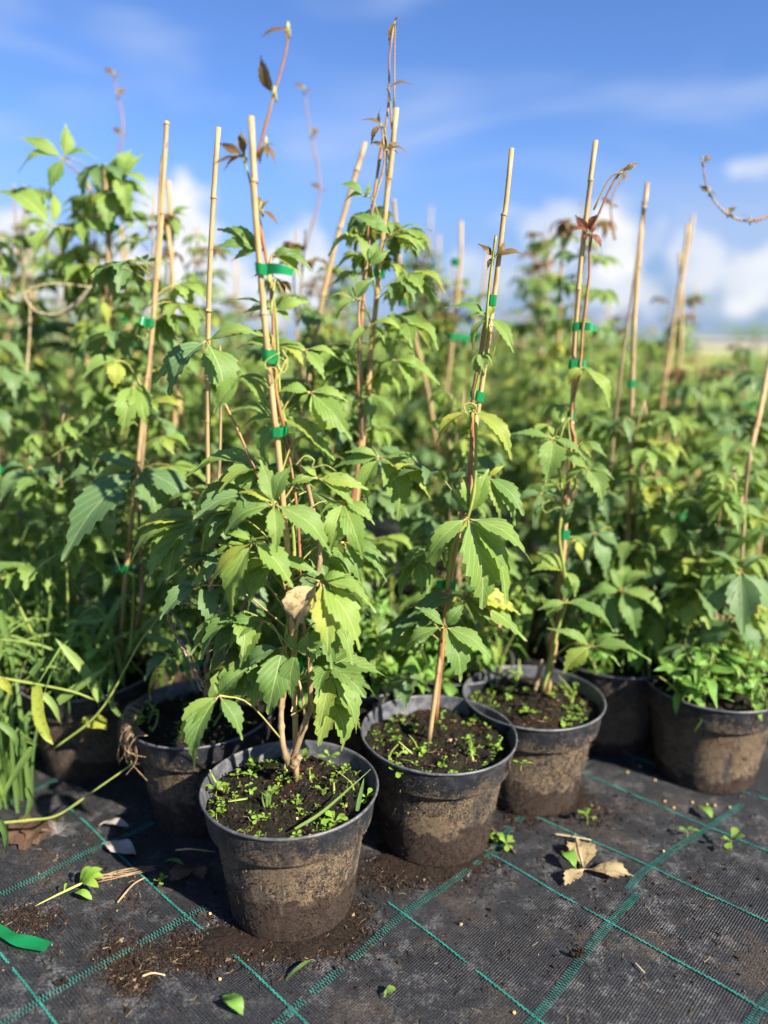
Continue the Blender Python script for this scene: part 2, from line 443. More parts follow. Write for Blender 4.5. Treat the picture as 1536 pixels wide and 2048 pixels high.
def make_rim_mat():
    t = NT('pot_rim_plastic')
    oc = t.node('ShaderNodeTexCoord').outputs['Object']
    n = t.noise(oc, 70, 4, .65); f = t.noise(oc, 420, 3, .7)
    col = t.mix(t.ramp(n, .35, .7), (.045, .050, .062), (.105, .11, .125))
    col = t.mix(t.ramp(t.math('ADD', f, t.math('MULTIPLY', n, .4)), .78, .9), col, (.22, .16, .10))
    return t.out(t.pbsdf(col, t.math('ADD', .34, t.math('MULTIPLY', n, .2)), t.bump(f, .2, .001), .5))
M['rim'] = make_rim_mat()

def make_soil_mat():
    t = NT('mossy_peat')
    oc = t.node('ShaderNodeTexCoord').outputs['Object']
    rnd = t.node('ShaderNodeObjectInfo').outputs['Random']
    sh = t.node('ShaderNodeVectorMath', {0: oc, 1: t.node('ShaderNodeCombineXYZ', {0: t.math('MULTIPLY', rnd, 9), 1: 1.3, 2: 0.0}).outputs[0]}, operation='ADD').outputs[0]
    a = t.noise(sh, 30, 4, .6); b = t.noise(sh, 220, 4, .7, .8); c = t.noise(sh, 13, 2)
    peat = t.mix(t.ramp(b, .35, .7), (.004, .0033, .0026), (.015, .011, .008))
    red = t.mix(t.ramp(b, .35, .7), (.013, .005, .0035), (.042, .019, .012))
    moss = t.mix(t.ramp(b, .35, .7), (.005, .0065, .003), (.020, .023, .009))
    col = t.mix(t.ramp(a, .42, .56), peat, moss)
    col = t.mix(t.ramp(c, .57, .64), col, red)
    col = t.mix(t.ramp(t.noise(sh, 700, 2, .7), .66, .76), col, (.26, .19, .12))
    h = t.math('ADD', b, t.math('MULTIPLY', t.noise(sh, 70, 4, .7), 1.4))
    return t.out(t.pbsdf(col, .85, t.bump(h, 1.0, .006), .25))
M['soil'] = make_soil_mat()
def make_peat_mat():
    t = NT('wet_peat')
    oc = t.node('ShaderNodeTexCoord').outputs['Object']
    a = t.noise(oc, 30, 3, .6); b = t.noise(oc, 260, 4, .75, .8)
    col = t.mix(t.ramp(b, .35, .7), (.006, .0045, .0035), (.040, .024, .016))
    col = t.mix(t.ramp(a, .5, .65), col, (.024, .013, .009))
    h = t.math('ADD', b, t.math('MULTIPLY', t.noise(oc, 90, 3, .7), 1.2))
    return t.out(t.pbsdf(col, .85, t.bump(h, 1.0, .005), .25))
M['peat'] = make_peat_mat()
def make_crumb_mat():
    t = NT('peat_crumb')
    oc = t.node('ShaderNodeTexCoord').outputs['Object']
    ti = t.node('ShaderNodeAttribute', attribute_name='tint').outputs['Fac']
    n = t.noise(oc, 500, 3, .7)
    col = t.mix(t.ramp(ti, .0, .78), (.007, .005, .004), (.045, .026, .017))
    col = t.mix(t.ramp(ti, .90, .97), col, (.32, .235, .14))
    col = t.mix(t.math('MULTIPLY', n, .4), col, (.02, .014, .01))
    return t.out(t.pbsdf(col, .9, t.bump(n, .6, .001), .2))
M['crumb'] = make_crumb_mat()

MAT_ANG = R(46.5)          # the woven grid runs diagonally
def make_mat_mat():
    t = NT('woven_weed_mat')
    geo = t.node('ShaderNodeTexCoord').outputs['Object']
    mp = t.node('ShaderNodeMapping', {'Vector': geo, 'Rotation': (0, 0, -MAT_ANG)}).outputs[0]
    sp = t.node('ShaderNodeSeparateXYZ', {0: mp})
    wx = t.math('SINE', t.math('MULTIPLY', sp.outputs[0], 2 * math.pi / .0036))
    wy = t.math('SINE', t.math('MULTIPLY', sp.outputs[1], 2 * math.pi / .0030))
    wv = t.math('MULTIPLY', t.math('ADD', wx, wy), .5)
    wv = t.math('MULTIPLY', wv, t.ramp(t.noise(geo, 16, 3), .36, .62, .35, 1.0))
    big = t.noise(geo, 5, 4, .6); mid = t.noise(geo, 34, 4, .65); fine = t.noise(geo, 300, 4, .75, .8)
    base = t.mix(t.ramp(wv, -.8, .8), (.0025, .003, .0042), (.030, .033, .041))
    base = t.mix(t.ramp(t.math('ADD', t.math('MULTIPLY', mid, .6), t.math('MULTIPLY', big, .4)), .42, .66, 0, .6), base, (.023, .024, .029))
    # pale scuffs and dust in the weave
    dust = t.math('MULTIPLY', t.ramp(t.math('ADD', t.math('MULTIPLY', mid, .55), t.math('MULTIPLY', fine, .6)), .57, .72), t.ramp(big, .34, .56))
    grain = t.noise(geo, 900, 2, .8)
    base = t.mix(t.ramp(grain, .55, .72, 0, .7), base, (.10, .10, .10))
    base = t.mix(t.ramp(grain, .46, .32, 0, .8), base, (.005, .005, .007))
    col = t.mix(t.math('MULTIPLY', dust, .8), base, (.135, .135, .14))
    brown = t.math('MULTIPLY', t.ramp(t.noise(t.node('ShaderNodeMapping', {'Vector': geo, 'Location': (3.1, 1.7, 0)}).outputs[0], 8, 5, .7), .52, .68), t.ramp(fine, .34, .62))
    col = t.mix(t.math('MULTIPLY', brown, .8), col, (.075, .056, .042))
    fleck = t.ramp(t.noise(t.node('ShaderNodeMapping', {'Vector': geo, 'Scale': (1, 1.6, 1)}).outputs[0], 260, 2, .6), .715, .76)
    col = t.mix(t.math('MULTIPLY', fleck, .8), col, (.34, .26, .17))
    h = t.math('ADD', t.math('MULTIPLY', wv, .6), t.math('ADD', t.math('MULTIPLY', brown, 1.2), t.math('MULTIPLY', mid, 1.0)))
    return t.out(t.pbsdf(col, t.math('ADD', .55, t.math('MULTIPLY', brown, .3)), t.bump(h, .7, .0016), .32))
M['mat'] = make_mat_mat()
M['stripe'] = simple('green_stripe', (.02, .15, .125), (.04, .27, .225), 60, .45, .3, .0006)
M['stripe_dusty'] = simple('dusty_green_stripe', (.035, .10, .09), (.045, .20, .17), 45, .55, .3, .0006)

def make_field_mat():
    t = NT('field_grass')
    oc = t.node('ShaderNodeTexCoord').outputs['Object']
    a = t.noise(oc, .35, 4); b = t.noise(oc, 6, 4, .7)
    col = t.mix(t.ramp(b, .3, .7), (.16, .21, .04), (.27, .32, .07))
    col = t.mix(t.ramp(a, .5, .7), col, (.24, .24, .08))
    return t.out(t.pbsdf(col, .9, t.bump(b, .6, .05), .2))
M['field'] = make_field_mat()

# ------------------------------------------------------------------ the setting
def grid_mesh(name, x0, x1, y0, y1, nx, ny, zf, mat):
    xs, ys = np.linspace(x0, x1, nx), np.linspace(y0, y1, ny)
    mb = MB()
    V = [(x, y, zf(x, y)) for y in ys for x in xs]
    F = [(j * nx + i, j * nx + i + 1, (j + 1) * nx + i + 1, (j + 1) * nx + i) for j in range(ny - 1) for i in range(nx - 1)]
    mb.add(V, F)
    return mb.mesh(name, [mat])
def mz(x, y):
    return 0.005 * mnoise.noise(Vector((x * 3.1, y * 3.1, 0))) + 0.003 * mnoise.noise(Vector(((x + y) * 11, (x - y) * 3, 9))) + 0.0016 * mnoise.noise(Vector((x * 14, y * 14, 4)))
gr = new_obj('ground', grid_mesh('ground', -900, 900, -40, 1800, 40, 40, lambda x, y: -0.03, M['field'])); tag(gr, kind='structure')
mat_o = new_obj('weed_mat', grid_mesh('weed_mat', -3.2, 3.2, -.3, 6.5, 200, 200, mz, M['mat'])); tag(mat_o, kind='structure')

def stripe(px_pts, kind, ext=(0, 0)):
    """green thread or ladder band woven into the mat, through points of the ground"""
    P = [ground(*p) for p in px_pts]
    if ext[0]: P.insert(0, P[0] + (P[0] - P[1]).normalized() * ext[0])
    if ext[1]: P.append(P[-1] + (P[-1] - P[-2]).normalized() * ext[1])
    L = sum((P[i + 1] - P[i]).length for i in range(len(P) - 1))
    n = int(L / .0032) if kind == 'thread' else int(L / .0036)
    D_ = spline(P, 400); acc = [0.0]
    for i in range(1, 400): acc.append(acc[-1] + (D_[i] - D_[i - 1]).length)
    S = []; k = 0
    for i in range(n + 1):
        s_ = acc[-1] * i / n
        while k < 398 and acc[k + 1] < s_: k += 1
        S.append(D_[k].lerp(D_[k + 1], (s_ - acc[k]) / max(acc[k + 1] - acc[k], 1e-9)))
    mb = MB(); rnd = random.Random(len(px_pts) * 7 + int(px_pts[0][0]))
    for i in range(len(S) - 1):
        a, b = S[i], S[i + 1]
        d = (b - a).normalized(); q = Vector((-d.y, d.x, 0))
        cxy = a + (b - a) * .5
        gap = mnoise.noise(Vector((cxy.x * 40, cxy.y * 40, 2))) + .8 * mnoise.noise(Vector((cxy.x * 9, cxy.y * 9, 7)))
        if gap < -.48: continue
        def quad(c, hx, hy, zz, sk=0.0):
            V = []
            for sx, sy in ((-1, -1), (1, -1), (1, 1), (-1, 1)):
                p = c + d * (hx * sx + sk * sy) + q * (hy * sy)
                V.append((p.x, p.y, mz(p.x, p.y) + zz))
            top = [(v[0], v[1], v[2] + .0011) for v in V]
            mb.add(V + top, [(4, 5, 6, 7), (0, 1, 5, 4), (1, 2, 6, 5), (2, 3, 7, 6), (3, 0, 4, 7)], tint=rnd.random())
        if kind == 'thread':
            quad(cxy + q * (.0006 * (1 if i % 2 else -1)), .0018, .00062, .0010, .0006)
        else:
            quad(cxy + q * .0027, .00058, .0020, .0012)
            quad(cxy - q * .0027 + d * .0016, .00058, .0020, .0012)
    me = mb.mesh('stripe', [M['stripe'] if kind == 'thread' else M['stripe_dusty']], smooth=False)
    return new_obj('green_thread' if kind == 'thread' else 'green_band', me, mat_o)
for pts in [[(0, 1910), (80, 2010), (110, 2048)], [(215, 1690), (375, 1835), (485, 1930), (585, 2025)], [(745, 1790), (808, 1830), (1070, 2035)],
            [(1040, 1745), (1220, 1850), (1536, 2030)], [(1085, 1643), (1300, 1735), (1536, 1850)], [(1180, 1555), (1425, 1655), (1536, 1702)], [(1350, 1540), (1536, 1600)]]:
    stripe(pts, 'thread', (.12, .35))
for pts in [[(10, 2048), (190, 1940), (410, 1815)], [(560, 2048), (585, 2025), (808, 1830), (890, 1775)], [(1060, 2048), (1220, 1850), (1276, 1790)], [(1254, 1782), (1300, 1735), (1440, 1638)],
            [(0, 1792), (205, 1694)], [(985, 1700), (1025, 1655), (1100, 1590)], [(1500, 2048), (1536, 2000)], [(0, 1620), (60, 1590)]]:
    stripe(pts, 'band', (.30 if pts[0][1] > 1900 else .0, .0 if pts[-1][0] in (1276, 1025, 410) else .12))

# ------------------------------------------------------------------ pots
PH, PR = .162, .110        # pot height, rim radius
def lathe(mb, prof, n=64, mi=0, wob=None):
    V, F = [], []
    for r, z in prof:
        for k in range(n):
            a = 2 * math.pi * k / n
            rr = r * (1 + (wob(a, z) if wob else 0))
            V.append((rr * math.cos(a), rr * math.sin(a), z))
    for i in range(len(prof) - 1):
        for k in range(n):
            k2 = (k + 1) % n
            F.append((i * n + k, i * n + k2, (i + 1) * n + k2, (i + 1) * n + k))
    mb.add(V, F, mi=mi)
def pot_meshes():
    w = MB()
    lathe(w, [(.0, .004), (.070, .004), (.076, .0), (.0775, .004), (.0815, .03), (.0865, .07), (.0925, .114), (.0940, .1175), (.0998, .1190), (.1012, .1215), (.1066, .1575)], wob=lambda a, z: .004 * math.sin(2 * a + 1) * (z / .16))
    inner = MB()
    lathe(inner, [(.1058, .1590), (.1000, .122), (.0920, .116), (.088, .09)], wob=lambda a, z: .004 * math.sin(2 * a + 1) * (z / .16))
    r = MB()
    lathe(r, [(.1066, .1575), (.1088, .1582), (.1095, .1598), (.1092, .1614), (.1078, .1620), (.1063, .1612), (.1058, .1590)], wob=lambda a, z: .004 * math.sin(2 * a + 1))
    return w.mesh('pot_wall', [M['pot']]), inner.mesh('pot_lining', [M['rim']]), r.mesh('pot_rim', [M['rim']])
POT_WALL, POT_IN, POT_RIM = pot_meshes()
def soil_h(x, y, seed):
    r = math.hypot(x, y)
    v = Vector((x, y, seed * 3.7))
    return .141 + .010 * (1 - (r / .1) ** 2) + .009 * mnoise.noise(v * 24) + .007 * mnoise.noise(v * 62) + .004 * mnoise.noise(v * 150)
def soil_mesh(seed, nr=34, na=100):
    mb = MB(); V = [(0, 0, soil_h(0, 0, seed))]; F = []
    for i in range(1, nr + 1):
        r = .1005 * i / nr
        for k in range(na):
            a = 2 * math.pi * k / na
            x, y = r * math.cos(a), r * math.sin(a)
            V.append((x, y, soil_h(x, y, seed)))
    for k in range(na): F.append((0, 1 + k, 1 + (k + 1) % na))
    for i in range(nr - 1):
        for k in range(na):
            k2 = (k + 1) % na
            F.append((1 + i * na + k, 1 + (i + 1) * na + k, 1 + (i + 1) * na + k2, 1 + i * na + k2))
    mb.add(V, F)
    return mb.mesh('soil', [M['soil']])
def crumb(mb, c, s, rnd, tint=None):
    """an irregular clod"""
    ax = Vector((rnd.gauss(0, 1), rnd.gauss(0, 1), rnd.gauss(0, 1))).normalized()
    a = ax.orthogonal().normalized(); b = ax.cross(a)
    V = [c + ax * s * rnd.uniform(.5, 1.5)]
    for k in range(4):
        an = k * 1.571 + rnd.uniform(-.4, .4)
        V.append(c + (a * math.cos(an) + b * math.sin(an)) * s * rnd.uniform(.5, 1.1))
    V.append(c - ax * s * rnd.uniform(.5, 1.3))
    F = [(0, 1, 2), (0, 2, 3), (0, 3, 4), (0, 4, 1), (5, 2, 1), (5, 3, 2), (5, 4, 3), (5, 1, 4)]
    mb.add(V, F, tint=rnd.random() if tint is None else tint)
def fibre(mb, c, L, r, rnd, nz=.3, tint=None):
    d = Vector((rnd.gauss(0, 1), rnd.gauss(0, 1), abs(rnd.gauss(0, nz)))).normalized()
    e = d.orthogonal() * rnd.uniform(-.5, .5)
    tube(mb, [c, c + d * L * .5 + e * L * .4, c + d * L], r, 3, False, rnd.random() if tint is None else tint)

HP = {}    # name -> (x, y)
def make_pot(key, x, y, rz, label, seed, group='nursery pots on the weed mat', hero=True):
    e = empty('plant_pot', (x, y, mz(x, y) + .001), label, 'plant pot', group)
    e.rotation_euler = (R(random.Random(seed).uniform(-1.2, 1.2)), R(random.Random(seed + 5).uniform(-1.2, 1.2)), rz)
    wl_ = new_obj('pot_wall', POT_WALL, e)
    wl_.color = ({'A': .40, 'B': .42, 'C': .52, 'D': .45, 'E': .6, 'F': .75, 'G': .72}.get(key, .6), 1, 1, 1)      # how high the damp reaches
    new_obj('pot_lining', POT_IN, e)
    new_obj('rim', POT_RIM, e)
    if hero: new_obj('soil', soil_mesh(seed), e)
    else: new_obj('soil', SOIL_PLAIN, e)
    HP[key] = (x, y, seed)
    if hero:
        rnd = random.Random(seed * 11)
        mb = MB()
        for i in range(900):
            r = .098 * math.sqrt(rnd.random()); a = rnd.uniform(0, 6.283)
            px, py = r * math.cos(a), r * math.sin(a)
            crumb(mb, Vector((px, py, soil_h(px, py, seed) + .0004)), rnd.uniform(.0006, .0024) if rnd.random() < .93 else rnd.uniform(.003, .0048), rnd)
        for i in range(420):
            r = .098 * math.sqrt(rnd.random()); a = rnd.uniform(0, 6.283)
            px, py = r * math.cos(a), r * math.sin(a)
            fibre(mb, Vector((px, py, soil_h(px, py, seed) + .0008)), rnd.uniform(.004, .013), rnd.uniform(.00018, .0004), rnd)
        tag(new_obj('soil_crumbs', mb.mesh('soil_crumbs', [M['crumb']], smooth=False), e), kind='stuff')
        mb = MB()                      # peat and root fibres caked on the wall
        for i in range(3200):
            z = rnd.uniform(.004, .150); a = rnd.uniform(0, 6.283)
            rr = float(np.interp(z, [0, .03, .07, .116, .1215, .154], [.077, .0815, .0865, .0925, .1013, .1062]))
            m = mnoise.noise(Vector((math.cos(a) * 2.2, math.sin(a) * 2.2, z * 22 + seed)))
            if m < -.05 + (.35 if z > .118 else 0) + rnd.uniform(-.25, .25): continue
            c = Vector((rr * math.cos(a), rr * math.sin(a), z))
            if rnd.random() < .6: crumb(mb, c, rnd.uniform(.0005, .0017), rnd, tint=rnd.uniform(.3, 1.0) if z > .055 else rnd.uniform(0, .7))
            else:
                d = Vector((-math.sin(a), math.cos(a), 0)) * rnd.gauss(0, 1) + UP * rnd.gauss(0, 1) + Vector((math.cos(a), math.sin(a), 0)) * abs(rnd.gauss(0, .35))
                d.normalize(); L = rnd.uniform(.003, .008)
                tube(mb, [c, c + d * L], rnd.uniform(.0002, .00035), 3, False, rnd.uniform(.5, 1.0) if z > .055 else rnd.uniform(.1, .85))
        tag(new_obj('caked_peat', mb.mesh('caked_peat', [M['crumb']], smooth=False), e), kind='stuff')
    return e
def soil_plain():
    me = soil_mesh(77, 12, 40); return me
SOIL_PLAIN = soil_plain()
make_pot('A', -.117, .822, .3, 'frontmost dark plastic pot, dirt-caked wall with a dark damp band at its base', 1)
make_pot('B', .073, .950, 1.9, 'dark pot just behind and right of the frontmost pot, holding one leaning pale cane', 2)
make_pot('C', .228, 1.062, 4.0, 'dark pot third along the diagonal row, sparse seedlings and reddish peat in its soil', 3)
make_pot('D', -.272, 1.020, 2.5, 'shaded dark pot behind and left of the frontmost pot, roots hanging over its rim', 4)
make_pot('E', -.492, 1.150, 5.2, 'shaded dark pot at the far left, half covered by long grass', 5)
make_pot('F', .405, 1.235, .9, 'brownish pot in shade between the third pot and the weedy pot at the right edge', 6)
make_pot('G', .535, 1.125, 3.3, 'wide dark pot at the right edge, overflowing with bright green weeds', 7)
make_pot('H', -.055, 1.165, 3.0, 'dark pot half hidden behind the two front pots, bushy weeds spilling over its rim', 8)
make_pot('I', .118, 1.215, 1.0, 'dark pot showing only its rim between the second and third pots', 9)

# ------------------------------------------------------------------ canes with tape ties
def path_pts(pts, n): return spline(pts, n)
def make_cane(base, top, r0, r1, seed, label, group='bamboo canes', ties=(), bend=.008, tie_px=None):
    rnd = random.Random(seed)
    e = empty('bamboo_cane', base, label, 'cane', group)
    n = 26
    d = top - base; side = d.orthogonal().normalized(); side2 = d.normalized().cross(side)
    ph = rnd.uniform(0, 6.28); pts = []; rad = []
    node_at = [rnd.uniform(.02, .12)]
    while node_at[-1] < d.length: node_at.append(node_at[-1] + rnd.uniform(.09, .15))
    ss = sorted([i / n * d.length for i in range(n + 1)] + [a + o for a in node_at for o in (-.0035, 0, .0035) if 0 < a + o < d.length])
    for s in ss:
        t = s / d.length
        p = d * t + side * bend * math.sin(t * 4.2 + ph) + side2 * bend * .6 * math.sin(t * 6.1 + ph * 2)
        r = r0 + (r1 - r0) * t
        for a in node_at:
            if abs(s - a) < .001: r *= 1.22
            p = p + side * (.0016 * math.sin(a * 90) if s > a else 0) + side2 * (.0012 * math.cos(a * 130) if s > a else 0)
        pts.append(p); rad.append(r)
    mb = MB(); tube(mb, pts, rad, 10)
    for i, s in enumerate(ss):
        if any(abs(s - a) < .001 for a in node_at) and 0 < i < len(ss) - 1:
            ax_ = (pts[i + 1] - pts[i - 1]).normalized()
            tube(mb, [pts[i] - ax_ * .0011, pts[i] + ax_ * .0004], rad[i] * 1.05, 10, mi=1)
    new_obj('cane_pole', mb.mesh('cane_pole', [M['cane'], M['node']]), e)
    for tt in ties:
        t, wdt, tail, tang = tt
        c = d * t + side * bend * math.sin(t * 4.2 + ph) + side2 * bend * .6 * math.sin(t * 6.1 + ph * 2)
        mk_tie(e, c, d.normalized(), wdt, tail, tang, rnd)
    return e
def mk_tie(parent, c, ax, wdt, tail, tang, rnd):
    """tape wound round cane and stem; tail = length of the free end, tang = its direction"""
    mb = MB()
    a = Vector((1, 0, 0)); a = (a - ax * a.dot(ax)).normalized(); b = ax.cross(a)
    rx, ry = wdt * .38, max(.0044, wdt * .28); h = rnd.uniform(.0052, .0070)
    tilt = rnd.uniform(-.25, .25)
    n = 22; V, F = [], []
    for k in range(n):
        an = 2 * math.pi * k / n
        o = a * math.cos(an) * rx + b * math.sin(an) * ry * (1 + .13 * math.sin(5 * an + tilt * 9)) + ax * (math.cos(an) * rx * tilt)
        kk = 1 + .05 * math.sin(3 * an + 1)
        V += [c + o * kk - ax * h, c + o, c + o * (2 - kk) + ax * h]
    for k in range(n):
        k2 = (k + 1) % n
        for j in range(2): F.append((k * 3 + j, k2 * 3 + j, k2 * 3 + j + 1, k * 3 + j + 1))
    mb.add(V, F)
    if tail:
        dirv = a * math.cos(tang) + ax * math.sin(tang) * .6 - b * .25
        P = [c + a * rx * (1 if math.cos(tang) > 0 else -1) * .9 - b * .002]
        P = [P[0], P[0] + dirv * tail * .5 - b * tail * .2, P[0] + dirv * tail - ax * tail * .1]
        S = spline(P, 8); V, F = [], []
        for i, p in enumerate(S):
            tw = .12 * i
            w = ax * math.cos(tw) * h + b * math.sin(tw) * h
            V += [p - w, p + w * rnd.uniform(.96, 1.04)]
        for i in range(7): F.append((2 * i, 2 * i + 1, 2 * i + 3, 2 * i + 2))
        mb.add(V, F)
    new_obj('tape_tie', mb.mesh('tape_tie', [M['tape']]), parent)
def tie_t(base_px, top_px, y): return (base_px[1] - y) / (base_px[1] - top_px[1])
CL = {}    # cane lines (base, top) in the world
def px_cane(key, bpx, tpx, Yb, Yt, r, label, ties, seed, group='bamboo canes'):
    b, t = at(*bpx, Yb), at(*tpx, Yt)
    if key in HP: b.z = min(b.z, .140)
    d = (t - b)
    tl = []
    for y, w, tail, ang in ties:
        # fraction along the line whose image row is y
        lo, hi = 0.0, 1.0
        for _ in range(24):
            m_ = (lo + hi) / 2; p = b + d * m_ - CAMP
            v = Vector((0, math.cos(PITCH), -math.sin(PITCH))); u_ = Vector((0, math.sin(PITCH), math.cos(PITCH)))
            row = 1024 - FPX * p.dot(u_) / p.dot(v)
            if row > y: lo = m_
            else: hi = m_
        tl.append((lo, w, tail, ang))
    CL[key] = (b, t)
    return make_cane(b, t, r * .70, r * .60, seed, label, group, tl)
px_cane('A', (588, 1500), (521, 232), .838, .80, .0052, 'pale bamboo cane rising from the frontmost pot, three green ties', [(538, .017, .028, -.1), (712, .024, 0, 0), (862, .020, .008, 1.0), (1330, .030, 0, 0)], 1)
px_cane('B', (855, 1475), (1020, 298), .945, .955, .0050, 'slim pale cane leaning right out of the second pot, bare tip', [(600, .013, 0, 0), (792, .018, .006, 2.8), (1172, .020, .012, 3.0)], 2)
px_cane('C', (1090, 1385), (1201, 282), 1.072, 1.07, .0055, 'pale cane leaning right out of the third pot, reddish leaves near its top', [(653, .014, .022, -.05), (728, .020, .010, .2), (832, .016, 0, 0), (1067, .020, .004, 3.0)], 3)
px_cane('D', (398, 1392), (447, 256), 1.030, 1.00, .0052, 'thin brown-patched cane in the pot left of the frontmost one', [(1325, .022, .032, 3.5)], 4)
px_cane('E', (246, 1372), (321, 238), 1.150, 1.13, .0055, 'bare golden cane at the left, tallest of the left canes', [(645, .016, .012, 2.6), (1135, .024, .010, 2.9)], 5)
px_cane('H', (672, 1375), (788, 216), 1.165, 1.12, .0062, 'thick golden cane topped by a long red shoot at the picture centre', [(545, .022, 0, 0), (818, .018, .010, .4)], 6)
px_cane('H2', (560, 1010), (727, 284), 1.34, 1.32, .0066, 'leaning tan cane with a splintered slanting tip behind the frontmost pot', [], 7)
px_cane('F', (1228, 1330), (1297, 368), 1.26, 1.32, .0062, 'blurred brown cane right of the third pot, tie near its middle', [(768, .018, 0, 0)], 8)
px_cane('K1', (1310, 1000), (1372, 447), 1.75, 1.75, .0070, 'blurred tan cane standing against the clouds at the right, taller of a close pair', [(880, .018, 0, 0)], 9)
px_cane('K2', (1358, 900), (1362, 505), 1.82, 1.82, .0070, 'blurred tan cane close behind the tall one at the right, shorter of the pair', [], 10)
px_cane('G', (1430, 1370), (1541, 650), 1.15, 1.40, .0062, 'slanting cane cut off by the right picture edge', [(972, .016, .02, .1)], 11)
px_cane('L1', (372, 900), (326, 362), 1.42, 1.40, .0064, 'pale blurred cane crossing just right of the tallest left cane', [(475, .022, .016, 3.1), (665, .022, .012, 3.0)], 12)
px_cane('M1', (868, 900), (786, 400), 1.45, 1.42, .0055, 'thin blurred cane leaning left behind the central golden cane', [(545, .018, 0, 0), (605, .018, 0, 0)], 13)
px_cane('M2', (1092, 900), (1130, 442), 1.7, 1.7, .0062, 'dim blurred cane left of the third pot cane', [(600, .018, 0, 0)], 14)
px_cane('N1', (215, 900), (212, 330), 1.45, 1.42, .0060, 'blurred cane inside the tall leafy clump at upper left', [(455, .030, .014, .3), (570, .024, .02, 2.9), (700, .02, 0, 0)], 15)
px_cane('N2', (182, 1000), (188, 480), 1.55, 1.55, .0060, 'dark blurred cane standing in the left foliage', [(705, .024, 0, 0)], 16)
px_cane('N3', (25, 700), (32, 468), 2.1, 2.1, .0066, 'faint blurred cane at the left picture edge', [], 17)
px_cane('N4', (58, 700), (60, 478), 2.3, 2.3, .0066, 'faint blurred cane second from the left picture edge', [], 18)

# ------------------------------------------------------------------ creeper vines
def cane_at_z(key, z):
    b, t = CL[key]; f = (z - b.z) / (t.z - b.z)
    return b + (t - b) * max(-.05, min(f, 1.0))
VINES = {}
def vine(key, label, group='creeper vines in the front pots'):
    b = CL[key][0] if key in CL else None
    e = empty('creeper_vine', b, label, 'vine', group); VINES[key] = e
    return e
def stem_obj(e, pts, r0, r1, mat='stem_wood', n=40, name='stem', sides=7, knob=True):
    S = spline(pts, n); mb = MB()
    rr = [r0 + (r1 - r0) * i / (n - 1) for i in range(n)]
    if knob: rr = [r * (1.35 if i % 7 == 3 else 1) for i, r in enumerate(rr)]
    tube(mb, S, rr, sides)
    o0 = e.location
    return new_obj(name, mb.mesh(name, [M[mat]], origin=o0), e)
def wind(key, z0, z1, amp, turns, seed, n=14):
    rnd = random.Random(seed); out = []
    ph = rnd.uniform(0, 6.28)
    for i in range(n):
        t = i / (n - 1); c = cane_at_z(key, z0 + (z1 - z0) * t)
        a = ph + turns * 6.283 * t
        out.append(c + Vector((math.cos(a), math.sin(a) - .2, 0)) * amp * rnd.uniform(.7, 1.3))
    return out
def hero_leaf(e, hub_px, Y, tips, mat='leaf', attach=None, wf=.47, seed=None, label=None, pet=True, bulge=.16):
    rnd = random.Random(seed if seed is not None else int(hub_px[0] * 13 + hub_px[1] * 7))
    hub = at(*hub_px, Y)
    mb = MB()
    if attach is None: attach = cane_at_z(e['cane_key'], hub.z - .028 - .02 * rnd.random())
    dd = hub - attach
    if dd.length > .14: attach = hub - dd.normalized() * .14
    if pet:
        midp = attach.lerp(hub, .55) + UP * (.018 + .1 * dd.length) * .6
        tube(mb, spline([attach, midp, hub], 8), [.0013, .0012, .0011, .0011, .001, .001, .0011, .0015], 6)
    else:
        tube(mb, [hub - UP * .004, hub + UP * .002], .0014, 5)
    lf = new_obj('leaf', mb.mesh('petiole', [M['petiole']], origin=hub), e)
    lf.location = hub - e.location
    if label: lf['label'] = label
    for tp in tips:
        tx, ty = tp[0], tp[1]
        w = tp[2] * .87 if len(tp) > 2 and tp[2] else wf * rnd.uniform(.92, 1.08)
        m = tp[3] if len(tp) > 3 and tp[3] else mat
        lpx = math.hypot(tx - hub_px[0], ty - hub_px[1])
        Lw = lpx / FPX * Y
        if len(tp) > 4: dy = tp[4] * Lw
        else:
            vert = (ty - hub_px[1]) / max(lpx, 1)
            dy = Lw * (-.30 * vert + rnd.uniform(-.18, .18))
        tip = at(tx, ty, Y + dy)
        d = tip - hub; L = d.length
        tocam = (CAMP - hub).normalized()
        rad = Vector((d.x, d.y, 0)); rad = rad.normalized() if rad.length > 1e-4 else Vector((0, 0, 0))
        nr = UP * .70 + tocam * .50 + rad * .45 + Vector((rnd.gauss(0, .22), rnd.gauss(0, .15), rnd.gauss(0, .12)))
        T = d.normalized(); N = (nr - T * nr.dot(T)).normalized()
        bl = bulge * rnd.uniform(.6, 1.4) * L
        st = hub + T * L * .04 + N * .001
        path = [st, st.lerp(tip, .22) + N * bl * .62, st.lerp(tip, .55) + N * bl * .95, tip]
        mb = MB()
        fold = rnd.uniform(.22, .52)
        if m in ('leaf_dry',): fold = rnd.uniform(.5, .9)
        blade(mb, path, N, L * w, rows=18, cross=3, fold=fold, rnd=rnd, wob=.055 if m != 'leaf_dry' else .25, curl=rnd.uniform(0, .3))
        # short stalk of the leaflet
        tube(mb, [hub, st + T * L * .06 + N * bl * .15], [.0009, .0007], 5, mi=1)
        lo = new_obj('leaflet', mb.mesh('leaflet', [M[m], M['petiole']], origin=hub), lf)
    return lf
def shoot(e, px_pts, Y, r0, r1, mat='stem_red', name='shoot'):
    P = [at(p[0], p[1], Y + (p[2] if len(p) > 2 else 0)) for p in px_pts]
    return stem_obj(e, P, r0, r1, mat, 26, name, 6)
def tendril(e, px_pts, Y, r=.0007):
    P = [at(p[0], p[1], Y + (p[2] if len(p) > 2 else 0)) for p in px_pts]
    return stem_obj(e, P, r, r * .6, 'tendril', 8 * len(P), 'tendril', 5, False)

